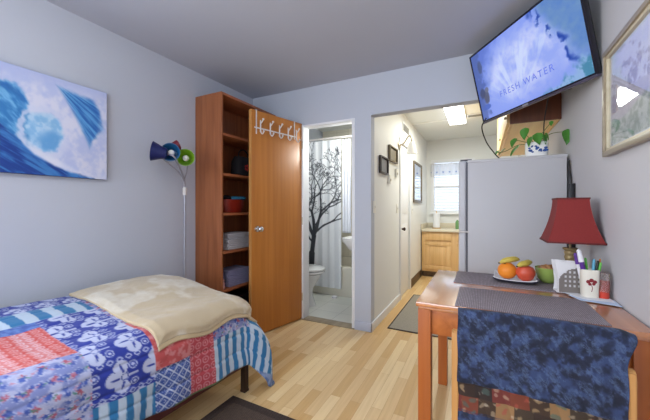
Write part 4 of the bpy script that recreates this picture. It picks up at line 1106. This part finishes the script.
vines = [[(px0 - .01, py0, FZ + .03 + .07), (px0 - .05, py0 - .01, FZ + .03 + .12), (px0 - .07, py0 - .02, FZ + .03 + .14)],
         [(px0, py0, FZ + .03 + .07), (px0 + .08, py0 - .02, FZ + .03 + .125), (px0 + .15, py0 - .03, FZ + .03 + .13), (px0 + .165, py0 - .03, FZ + .03 + .12)],
         [(px0 - .03, py0, FZ + .03 + .07), (px0 - .12, py0 - .03, FZ + .03 + .06), (px0 - .2, py0 - .05, FZ + .03 + .02), (px0 - .27, py0 - .06, FZ + .03 + .012)],
         [(px0 - .03, py0, FZ + .03 + .07), (px0 - .09, py0 - .02, FZ + .03 + .09), (px0 - .13, py0 - .03, FZ + .03 + .10)],
         [(px0 + .01, py0, FZ + .03 + .07), (px0 + .03, py0 - .02, FZ + .03 + .13), (px0 + .08, py0 - .03, FZ + .03 + .2)]]
for v in vines: emit('vine', tube(NB(), v, .0022, 6), 'vine', po)
leaf((px0 - .070, py0 - .025, FZ + .03 + .175), .072, 2.6, -1.25, 0)
leaf((px0 + .0, py0 - .045, FZ + .03 + .125), .075, 2.9, -1.15, .2)
leaf((px0 + .035, py0 - .045, FZ + .03 + .115), .06, -2.2, -1.2)
leaf((px0 - .035, py0 - .045, FZ + .03 + .105), .06, 2.2, -1.1)
leaf((px0 + .172, py0 - .03, FZ + .03 + .135), .085, 3.5, -1.45)
leaf((px0 - .135, py0 - .035, FZ + .03 + .105), .06, 2.4, -.95)
leaf((px0 - .115, py0 - .05, FZ + .03 + .045), .075, 2.0, -.7)
leaf((px0 - .2, py0 - .055, FZ + .03 + .035), .05, 1.8, -.6)
leaf((px0 + .02, py0 + .02, FZ + .03 + .14), .06, .6, -.8)
leaf((px0 + .085, py0 - .03, FZ + .03 + .21), .03, 2.8, -1.2)
leaf((px0 + .05, py0 - .02, FZ + .03 + .13), .045, -1.4, -1.0)
leaf((px0 - .24, py0 - .06, FZ + .03 + .025), .035, 2.4, -.6)

# ================================================================== KITCHEN
uc = thing('wall_cabinet', 'wall cabinet with a dark wood side above the fridge', 'cabinet', (.36, 3.35, 1.85))
CX0, CY0, CY1, CZ = .203, YF + .104, 4.75, 1.856
emit('side_panel', B(CX0, XR, CY0, CY0 + .02, CZ, 2.42, .002), 'walnut', uc)
emit('bottom_panel', B(CX0 + .02, XR - .01, CY0 + .02, CY1, CZ + .012, CZ + .03), 'birch', uc)
emit('front_frame', (lambda b: [box(b, CX0, CX0 + .022, CY0 + .02, CY1, CZ, CZ + .045, .002), box(b, CX0, CX0 + .022, CY0 + .02, CY1, 2.37, 2.42, .002), box(b, CX0, CX0 + .022, CY0 + .02, CY0 + .07, CZ + .045, 2.37, .002), box(b, CX0, CX0 + .022, CY1 - .05, CY1, CZ + .045, 2.37, .002), box(b, CX0, CX0 + .022, 3.80, 3.85, CZ + .045, 2.37, .002)] and b)(NB()), 'oak', uc)
for y0_, y1_ in ((CY0 + .035, 3.82), (3.83, CY1 - .02)):
    dr = emit('door', B(CX0 - .02, CX0, y0_, y1_, CZ + .02, 2.40, .004), 'birch', uc)
    emit('knob', ball(NB(), (CX0 - .03, y0_ + .05, CZ + .07), .012), 'brass', dr)
emit('back_panel', B(XR - .012, XR - .002, CY0 + .02, CY1, CZ, 2.42), 'oak', uc)
emit('top_panel', B(CX0 + .02, XR - .012, CY0 + .02, CY1, 2.40, 2.42), 'birch', uc)

KY = 5.45
bcab = thing('base_cabinet', 'light oak kitchen base cabinet below the window', 'cabinet', (-.4, 5.75, 0))
emit('carcass', B(XH + .016, XR - .005, KY + .02, YE - .005, .10, .775, .002), 'oak', bcab)
emit('toe_kick', B(XH + .016, XR - .005, KY + .08, YE - .005, 0, .10), 'dark_base', bcab)
for x0_, x1_ in ((-.862, -.452), (-.37, .07), (.10, .50)):
    dr = emit('door', frame_bm('y', KY, .02, x0_, x1_, .14, .60, .058, .003), 'oak', bcab)
    emit('door_panel', (lambda b: box(box(b, x0_ + .05, x1_ - .05, KY + .012, KY + .018, .19, .55), x0_ + .085, x1_ - .085, KY + .002, KY + .013, .225, .515, .006))(NB()), 'oak', dr)
    dw = emit('drawer', B(x0_, x1_, KY, KY + .02, .635, .755, .003), 'oak', bcab)
ct = thing('countertop', 'cream laminate kitchen countertop below the window', 'countertop', (-.2, 5.75, .776))
emit('slab', B(XH + .016, XR - .004, KY - .025, YE - .002, .776, .812, .006), 'counter', ct)
emit('backsplash', B(XH + .016, XR - .004, YE - .022, YE - .002, .812, .90, .003), 'counter', ct)
emit('side_splash', B(XH + .002, XH + .016, KY, YE - .022, .812, .90, .003), 'counter', ct)
# things on the counter
pr = thing('paper_towel_roll', 'white paper towel roll standing on the kitchen counter', 'paper towel', (-.72, 5.78, .813))
emit('stand', lathe(NB(), [(.001, 0), (.075, 0), (.075, .012), (.01, .014), (.008, .30), (.012, .31), (.001, .315)], (0, 0, 0), 20), 'oak', pr, True)
emit('roll', lathe(NB(), [(.018, .016), (.058, .016), (.058, .275), (.018, .275)], (0, 0, 0), 24), 'paper', pr, True)
gb = thing('soap_bottle', 'small green bottle on the kitchen counter beside the fridge', 'bottle', (-.375, 5.75, .813))
emit('bottle_body', lathe(NB(), [(.001, 0), (.03, 0), (.032, .006), (.032, .12), (.014, .15), (.012, .16), (.001, .16)], (0, 0, 0), 18), 'bottle_green', gb, True)
emit('cap', lathe(NB(), [(.001, .16), (.014, .16), (.013, .19), (.001, .19)], (0, 0, 0), 14), 'white_plastic', gb, True)
# lace valance
xs = np.linspace(KX0 - .05, KX1 + .05, 120); zs = np.linspace(1.985, 1.755, 60); A, Bq = np.meshgrid(xs, zs)
lowe = 1.0 + .0 * A; sc = .02 * np.abs(np.sin((A - KX0) * PI / .11)) * sst(1.85, 1.755, Bq)
Pn = np.stack([A, YE - .045 + .012 * np.sin(A * 70), Bq + sc], -1)
col = np.zeros(A.shape + (3,)); col[:] = c3(246, 247, 250)
hx_ = ((A - KX0) / .11) % 1 - .5; hz_ = (Bq - 1.83) / .11
heart = np.hypot(hx_, hz_ - .6 * np.abs(hx_)) ; col = mixc(col, c3(168, 182, 214), sst(.18, .12, heart))
va = thing('lace_valance', 'short white lace valance with small blue motifs over the kitchen window', 'curtain', (-.48, YE - .045, 1.75))
m_, nt_, p_ = new_mat('lace_print'); a_ = nt_.nodes.new('ShaderNodeVertexColor'); a_.layer_name = 'Col'
nt_.links.new(a_.outputs['Color'], p_.inputs['Base Color']); p_.inputs['Transmission Weight'].default_value = .0; p_.inputs['Roughness'].default_value = .9
tr_ = nt_.nodes.new('ShaderNodeBsdfTranslucent'); nt_.links.new(a_.outputs['Color'], tr_.inputs['Color']); ms_ = nt_.nodes.new('ShaderNodeMixShader'); ms_.inputs[0].default_value = .7
nt_.links.new(p_.outputs[0], ms_.inputs[1]); nt_.links.new(tr_.outputs[0], ms_.inputs[2]); nt_.links.new(ms_.outputs[0], nt_.nodes['Material Output'].inputs['Surface']); M['lace_print'] = m_
grid('lace', Pn, 'lace_print', col, va, thick=.001)
emit('rod', cyl(NB(), (KX0 - .06, YE - .045, 1.985), (KX1 + .06, YE - .045, 1.985), .006), 'white_metal', va)
# ceiling fixture and vent
fx_ = thing('ceiling_light', 'bright fluorescent light box on the kitchen ceiling', 'light', (-.31, 4.38, CE))
emit('housing', B(-.425, -.195, 3.93, 4.85, CE - .03, CE - .001, .004), 'trim', fx_)
emit('diffuser', B(-.418, -.202, 3.94, 4.84, CE - .055, CE - .028, .008), 'lens', fx_)
vt = thing('ceiling_vent', 'grey slatted vent in the kitchen ceiling beside the light box', 'vent', (-.09, 4.66, CE))
emit('vent_frame', B(-.18, .05, 4.58, 4.69, CE - .012, CE - .001, .002), 'trim', vt)
bm = NB()
for k in range(5): box(bm, -.165, .035, 4.592 + k * .018, 4.602 + k * .018, CE - .018, CE - .011, .001)
emit('slat', bm, 'vent', vt)
# hall wall items
def hall_frame(y0_, y1_, z0_, z1_, mf, ma, lb):
    t = thing('picture_frame', lb, 'picture', (XH, (y0_ + y1_) / 2, z0_), group='small frames on the hall wall')
    emit('frame', frame_bm('x', XH + .001, .028, y0_, y1_, z0_, z1_, .016, .003), mf, t)
    emit('print', B(XH + .001, XH + .012, y0_ + .02, y1_ - .02, z0_ + .02, z1_ - .02), ma, t)
hall_frame(3.04, 3.325, 1.535, 1.715, 'dark_frame', 'art_grey', 'small dark frame with a grey print nearest the bathroom doorway')
hall_frame(3.385, 3.735, 1.71, 1.885, 'bronze_frame', 'art_tan', 'small bronze frame with a tan print nearest the wall sconce')
wm = thing('wall_mirror', 'tall bronze framed mirror on the hall wall near the kitchen', 'mirror', (XH, 5.1, 1.26))
emit('frame', frame_bm('x', XH + .001, .022, 4.78, 5.47, 1.26, 1.90, .038, .004), 'bronze_frame', wm)
emit('mirror_glass', B(XH + .001, XH + .014, 4.825, 5.425, 1.305, 1.855), 'mirror', wm)
def switch(y_, z_, lb):
    t = thing('light_switch', lb, 'switch', (XH, y_, z_), group='switches on the hall wall')
    emit('plate', B(XH + .0005, XH + .007, y_ - .036, y_ + .036, z_ - .058, z_ + .058, .003), 'switch', t)
    emit('toggle', B(XH + .007, XH + .016, y_ - .006, y_ + .006, z_ - .012, z_ + .012, .002), 'switch', t)
switch(2.89, 1.185, 'white light switch at the front corner of the hall wall')
switch(3.80, 1.17, 'white light switch before the white hall door')
switch(4.70, 1.15, 'white light switch beyond the white hall door')
for y_, z_, lb in ((3.41, 1.50, 'small beige thermostat on the wall below the frames'), (3.72, 1.60, 'small beige door chime below the wall sconce')):
    t = thing('thermostat', lb, 'thermostat', (XH, y_, z_))
    emit('case', B(XH + .0005, XH + .025, y_ - .035, y_ + .035, z_ - .05, z_ + .05, .006), 'switch', t)
    emit('dial', cyl(NB(), (XH + .025, y_, z_ - .01), (XH + .03, y_, z_ - .01), .014), 'brass', t)
hv = thing('wall_vent', 'small grey slatted vent high on the hall wall above the door', 'vent', (XH, 4.27, 2.22))
emit('vent_frame', B(XH + .0005, XH + .01, 4.09, 4.45, 2.19, 2.31, .002), 'trim', hv)
bm = NB()
for k in range(7): box(bm, XH + .01, XH + .016, 4.11 + k * .047, 4.14 + k * .047, 2.205, 2.295, .001)
emit('slat', bm, 'vent', hv)
sc_ = thing('wall_sconce', 'brushed metal wall sconce with a bell glass shade in the hall', 'lamp', (XH, 3.9, 1.95))
emit('back_plate', (lambda b: ball(b, (XH + .006, 3.9, 1.965), .055, (.25, 1, 1)))(NB()), 'brass', sc_)
emit('arm', tube(NB(), [(XH + .01, 3.9, 1.97), (XH + .06, 3.9, 1.99), (XH + .11, 3.9, 2.06), (XH + .135, 3.9, 2.075), (XH + .155, 3.9, 2.04), (XH + .155, 3.9, 1.995)], .010, 8), 'brass', sc_)
emit('glass_shade', lathe(NB(), [(.018, .15), (.026, .148), (.042, .11), (.054, .05), (.066, 0), (.063, 0), (.050, .05), (.038, .108), (.018, .14)], (XH + .155, 3.9, 1.85), 28, close=False), 'glass_shade', sc_)
emit('bulb', ball(NB(), (XH + .155, 3.9, 1.925), .024), 'bulb', sc_)

# ================================================================== BATHROOM
tb_ = thing('bathtub', 'beige bathtub behind the shower curtain', 'bathtub', (-1.7, 4.1, 0))
bm = NB()
x0_, x1_, y0_, y1_ = XL + .002, XH - .106, 3.72, 4.545
box(bm, x0_, x1_, y0_, y0_ + .07, .006, .40, .01); box(bm, x0_, x1_, y1_ - .06, y1_, .006, .40, .01); box(bm, x0_, x0_ + .09, y0_ + .07, y1_ - .06, .006, .40); box(bm, x1_ - .09, x1_, y0_ + .07, y1_ - .06, .006, .40); box(bm, x0_ + .09, x1_ - .09, y0_ + .07, y1_ - .06, .006, .08)
emit('tub_body', bm, 'enamel', tb_)
bt = NB(); box(bt, -1.74, -1.68, 3.60, 3.66, .007, .035, .006)
sr = thing('curtain_rod', 'white shower curtain rod across the bathroom', 'rod', (-1.7, 3.66, 2.1))
emit('rod', tube(NB(), [(XL + .002, 3.69, 2.10), (-2.0, 3.665, 2.10), (-1.6, 3.665, 2.10), (XH - .106, 3.69, 2.10)], .014, 10), 'white_metal', sr)
SCX0, SCX1, SCZ0, SCZ1 = -2.34, -1.63, .12, 2.075
xs = np.linspace(SCX0, SCX1, 200); zs = np.linspace(SCZ1, SCZ0, 420); A, Bq = np.meshgrid(xs, zs)
ink = np.zeros_like(A); rnd = random.Random(21)
segs = []
def branch(x, z, a, L, w, depth):
    n_ = 3
    for k in range(n_):
        a += rnd.uniform(-.25, .25); nx_, nz_ = x + L / n_ * math.sin(a), z + L / n_ * math.cos(a)
        segs.append((x, z, nx_, nz_, w * (1 - .3 * k / n_))); x, z = nx_, nz_
        if depth < 6 and rnd.random() < .45:
            b_ = a + rnd.choice((-1, 1)) * rnd.uniform(.5, 1.0); segs.append((x, z, x + L * .3 * math.sin(b_), z + L * .3 * math.cos(b_), .0022))
    if depth == 0: return
    for sgn in (-1, 1):
        branch(x, z, a + sgn * rnd.uniform(.2, .62), L * rnd.uniform(.62, .84), max(w * .58, .0026), depth - 1)
segs.append((-2.085, .24, -2.065, .56, .046)); segs.append((-2.065, .56, -2.035, .80, .036)); segs.append((-2.10, .24, -2.11, .30, .058))
branch(-2.04, .78, -.28, .32, .024, 7); branch(-2.035, .80, .08, .33, .026, 7); branch(-2.04, .78, .50, .36, .022, 7); branch(-2.02, .84, 1.0, .28, .014, 7); branch(-2.05, .70, -.70, .22, .012, 6); branch(-2.0, .95, .75, .30, .014, 7)
for (xa, za, xb, zb, w) in segs:
    pad = w + .012
    i0, i1 = np.searchsorted(xs, [min(xa, xb) - pad, max(xa, xb) + pad]); j0, j1 = np.searchsorted(-zs, [-max(za, zb) - pad, -min(za, zb) + pad])
    if i1 <= i0 or j1 <= j0: continue
    a_, b_ = A[j0:j1, i0:i1], Bq[j0:j1, i0:i1]; dx_, dz_ = xb - xa, zb - za
    t_ = np.clip(((a_ - xa) * dx_ + (b_ - za) * dz_) / (dx_ * dx_ + dz_ * dz_ + 1e-12), 0, 1)
    dd = np.hypot(a_ - xa - t_ * dx_, b_ - za - t_ * dz_)
    ink[j0:j1, i0:i1] = np.maximum(ink[j0:j1, i0:i1], sst(w + .0025, w - .0025, dd))
col = mixc(c3(228, 230, 232), c3(46, 48, 54), ink * .95)
fold = .006 * np.sin((A - SCX0) * 2 * PI / .118 + .5 * np.sin(Bq * 1.5)) + .001 * np.sin((A - SCX0) * 2 * PI / .05)
sc2 = thing('shower_curtain', 'white shower curtain printed with a bare black tree', 'shower curtain', (-2, 3.66, .12))
grid('curtain_cloth', np.stack([A, 3.66 + fold * (1.1 - .3 * (Bq / 2)), Bq], -1), 'vc_curtain', col, sc2, thick=.002)
for k in range(7): 
    xk = SCX0 + .04 + k * .108
    bm = NB(); tube(bm, [(xk, 3.665 + .02 * math.cos(a), 2.092 + .026 * math.sin(a)) for a in np.linspace(0, 2 * PI, 13)], .002, 5, smooth=0)
    emit('ring', bm, 'chrome', sc2)
# clear liner hanging beside the printed curtain
xs = np.linspace(-1.62, -1.50, 40); zs = np.linspace(2.075, .85, 40); A, Bq = np.meshgrid(xs, zs)
ln = grid('shower_liner', np.stack([A, 3.69 + .014 * np.sin(A * 160), Bq], -1), 'lace', None, thick=.001)
prop(ln, 'plain white liner gathered at the right end of the shower rod', 'curtain liner')
# toilet
to_ = thing('toilet', 'white toilet seen in front of the shower curtain', 'toilet', (-1.95, 3.22, .006))
ty = 3.22
bm = NB(); loft(bm, [(-1.96, ty, .006, .19, .11), (-1.96, ty, .03, .18, .105), (-1.97, ty, .14, .15, .09), (-1.965, ty, .22, .16, .10), (-1.94, ty, .32, .20, .16), (-1.93, ty, .39, .232, .18), (-1.93, ty, .40, .19, .14), (-1.93, ty, .30, .13, .09)], 32)
box(bm, -2.2, -2.05, ty - .1, ty + .1, .15, .40, .02)
emit('bowl', bm, 'porcelain', to_)
bm = NB(); loft(bm, [(-1.92, ty, .403, .245, .19), (-1.92, ty, .408, .255, .198), (-1.92, ty, .428, .255, .198), (-1.92, ty, .432, .16, .11), (-1.92, ty, .403, .16, .11), (-1.92, ty, .403, .245, .19)], 32, cap=False)
emit('seat', bm, 'porcelain', to_)
bm = NB(); loft(bm, [(-1.92, ty, .436, .25, .195), (-1.92, ty, .440, .258, .20), (-1.92, ty, .456, .258, .20), (-1.92, ty, .464, .235, .18)], 32)
emit('lid', bm, 'porcelain', to_)
tk = emit('tank', B(-2.345, -2.15, ty - .23, ty + .23, .40, .76, .02, seg=3), 'porcelain', to_)
emit('tank_lid', B(-2.355, -2.14, ty - .24, ty + .24, .76, .79, .01), 'porcelain', to_)
emit('flush_lever', tube(NB(), [(-2.15, ty - .18, .70), (-2.13, ty - .18, .70), (-2.125, ty - .11, .69)], .007, 8), 'chrome', to_)
# pedestal sink
sk = thing('pedestal_sink', 'white pedestal sink at the right side of the bathroom', 'sink', (-1.24, 3.36, .006))
sy_ = 3.36
bm = NB(); loft(bm, [(-1.22, sy_, .64, .08, .09), (-1.23, sy_, .72, .15, .19), (-1.245, sy_, .80, .195, .24), (-1.245, sy_, .835, .20, .25), (-1.245, sy_, .838, .175, .22), (-1.25, sy_, .79, .12, .17), (-1.25, sy_, .74, .05, .07)], 32, power=2.6)
emit('basin', bm, 'porcelain', sk)
bm = NB(); loft(bm, [(-1.20, sy_, .006, .11, .12), (-1.20, sy_, .04, .09, .10), (-1.20, sy_, .3, .07, .075), (-1.21, sy_, .66, .085, .095)], 24)
emit('pedestal', bm, 'porcelain', sk)
emit('faucet', tube(NB(), [(-1.085, sy_, .835), (-1.085, sy_, .90), (-1.12, sy_, .94), (-1.17, sy_, .92)], .012, 8), 'chrome', sk)
vl = thing('vanity_light', 'lit vanity bar light on the bathroom wall above the sink', 'light', (XH - .12, 3.36, 1.95))
emit('back_plate', B(XH - .125, XH - .105, 3.16, 3.56, 1.93, 2.01, .004), 'chrome', vl)
for y_ in (3.22, 3.36, 3.50):
    emit('globe', ball(NB(), (XH - .165, y_, 1.97), .045), 'globe', vl)
ff = B(-1.735, -1.675, 3.585, 3.645, .0065, .034, .006)
prop(emit('plastic_block', ff, 'white_plastic'), 'small white block on the bathroom floor below the curtain', 'block')
bt.free()

# ================================================================== ADDED FILL LAMP FOR THE MAIN ROOM (out of view)
cl = thing('added_ceiling_lamp', 'round frosted ceiling lamp added out of view to light the main room', 'light', (-.9, .2, CE))
emit('ceiling_plate', cyl(NB(), (-.9, .2, CE - .03), (-.9, .2, CE - .001), .15, .15, 32), 'trim', cl)
emit('dome', loft(NB(), [(-.9, .2, CE - .03, .17, .17), (-.9, .2, CE - .06, .165, .165), (-.9, .2, CE - .09, .12, .12), (-.9, .2, CE - .105, .04, .04)], 32), 'globe', cl)

# ================================================================== LIGHT
def area(name, loc, rot, sx_, sy_, power, col):
    l = bpy.data.lights.new(name, 'AREA'); l.shape = 'RECTANGLE'; l.size = sx_; l.size_y = sy_; l.energy = power; l.color = col
    o = bpy.data.objects.new(name, l); C.objects.link(o); o.location = loc; o.rotation_euler = rot; return o
def point(name, loc, power, col, r=.08):
    l = bpy.data.lights.new(name, 'POINT'); l.energy = power; l.color = col; l.shadow_soft_size = r
    o = bpy.data.objects.new(name, l); C.objects.link(o); o.location = loc; return o
area('window_daylight', ((WX0 + WX1) / 2, YB - .12, (WZ0 + WZ1) / 2), (rad(90), 0, 0), WX1 - WX0, WZ1 - WZ0, 24, (.70, .86, 1.0))
area('added_side_window_light', (XL - .12, -.68, 1.5), (0, rad(-90), 0), 1.2, .9, 78, (1.0, .985, .95))  # added light outside the made-up side window, brightens the right wall
point('added_ceiling_lamp_light', (-.9, .2, CE - .22), 17, (1, .93, .84), .12)  # glow of the added lamp, fills the main room with warm light
area('kitchen_fixture_light', (-.31, 4.39, CE - .06), (0, 0, 0), .21, .88, 34, (.97, 1, .91))
point('vanity_light_glow', (XH - .30, 3.36, 1.95), 20, (.98, 1, .95), .06)
w = bpy.data.worlds.new('daylight_sky'); bpy.context.scene.world = w; w.use_nodes = True
w.node_tree.nodes['Background'].inputs[0].default_value = (.78, .88, 1, 1); w.node_tree.nodes['Background'].inputs[1].default_value = 4.6

# ================================================================== CAMERA
cam = bpy.data.cameras.new('camera'); co = bpy.data.objects.new('camera', cam); C.objects.link(co)
co.location = (0, 0, H); co.rotation_euler = (rad(90), 0, rad(27.015))
cam.sensor_width = 36; cam.sensor_fit = 'HORIZONTAL'; cam.lens = 307.69 / 650 * 36; cam.shift_y = -2 / 650; cam.clip_start = .02
sc = bpy.context.scene; sc.camera = co
sc.view_settings.view_transform = 'Standard'; sc.view_settings.look = 'None'; sc.view_settings.gamma = 1; sc.view_settings.use_curve_mapping = False
sc.view_settings.exposure = -0.3
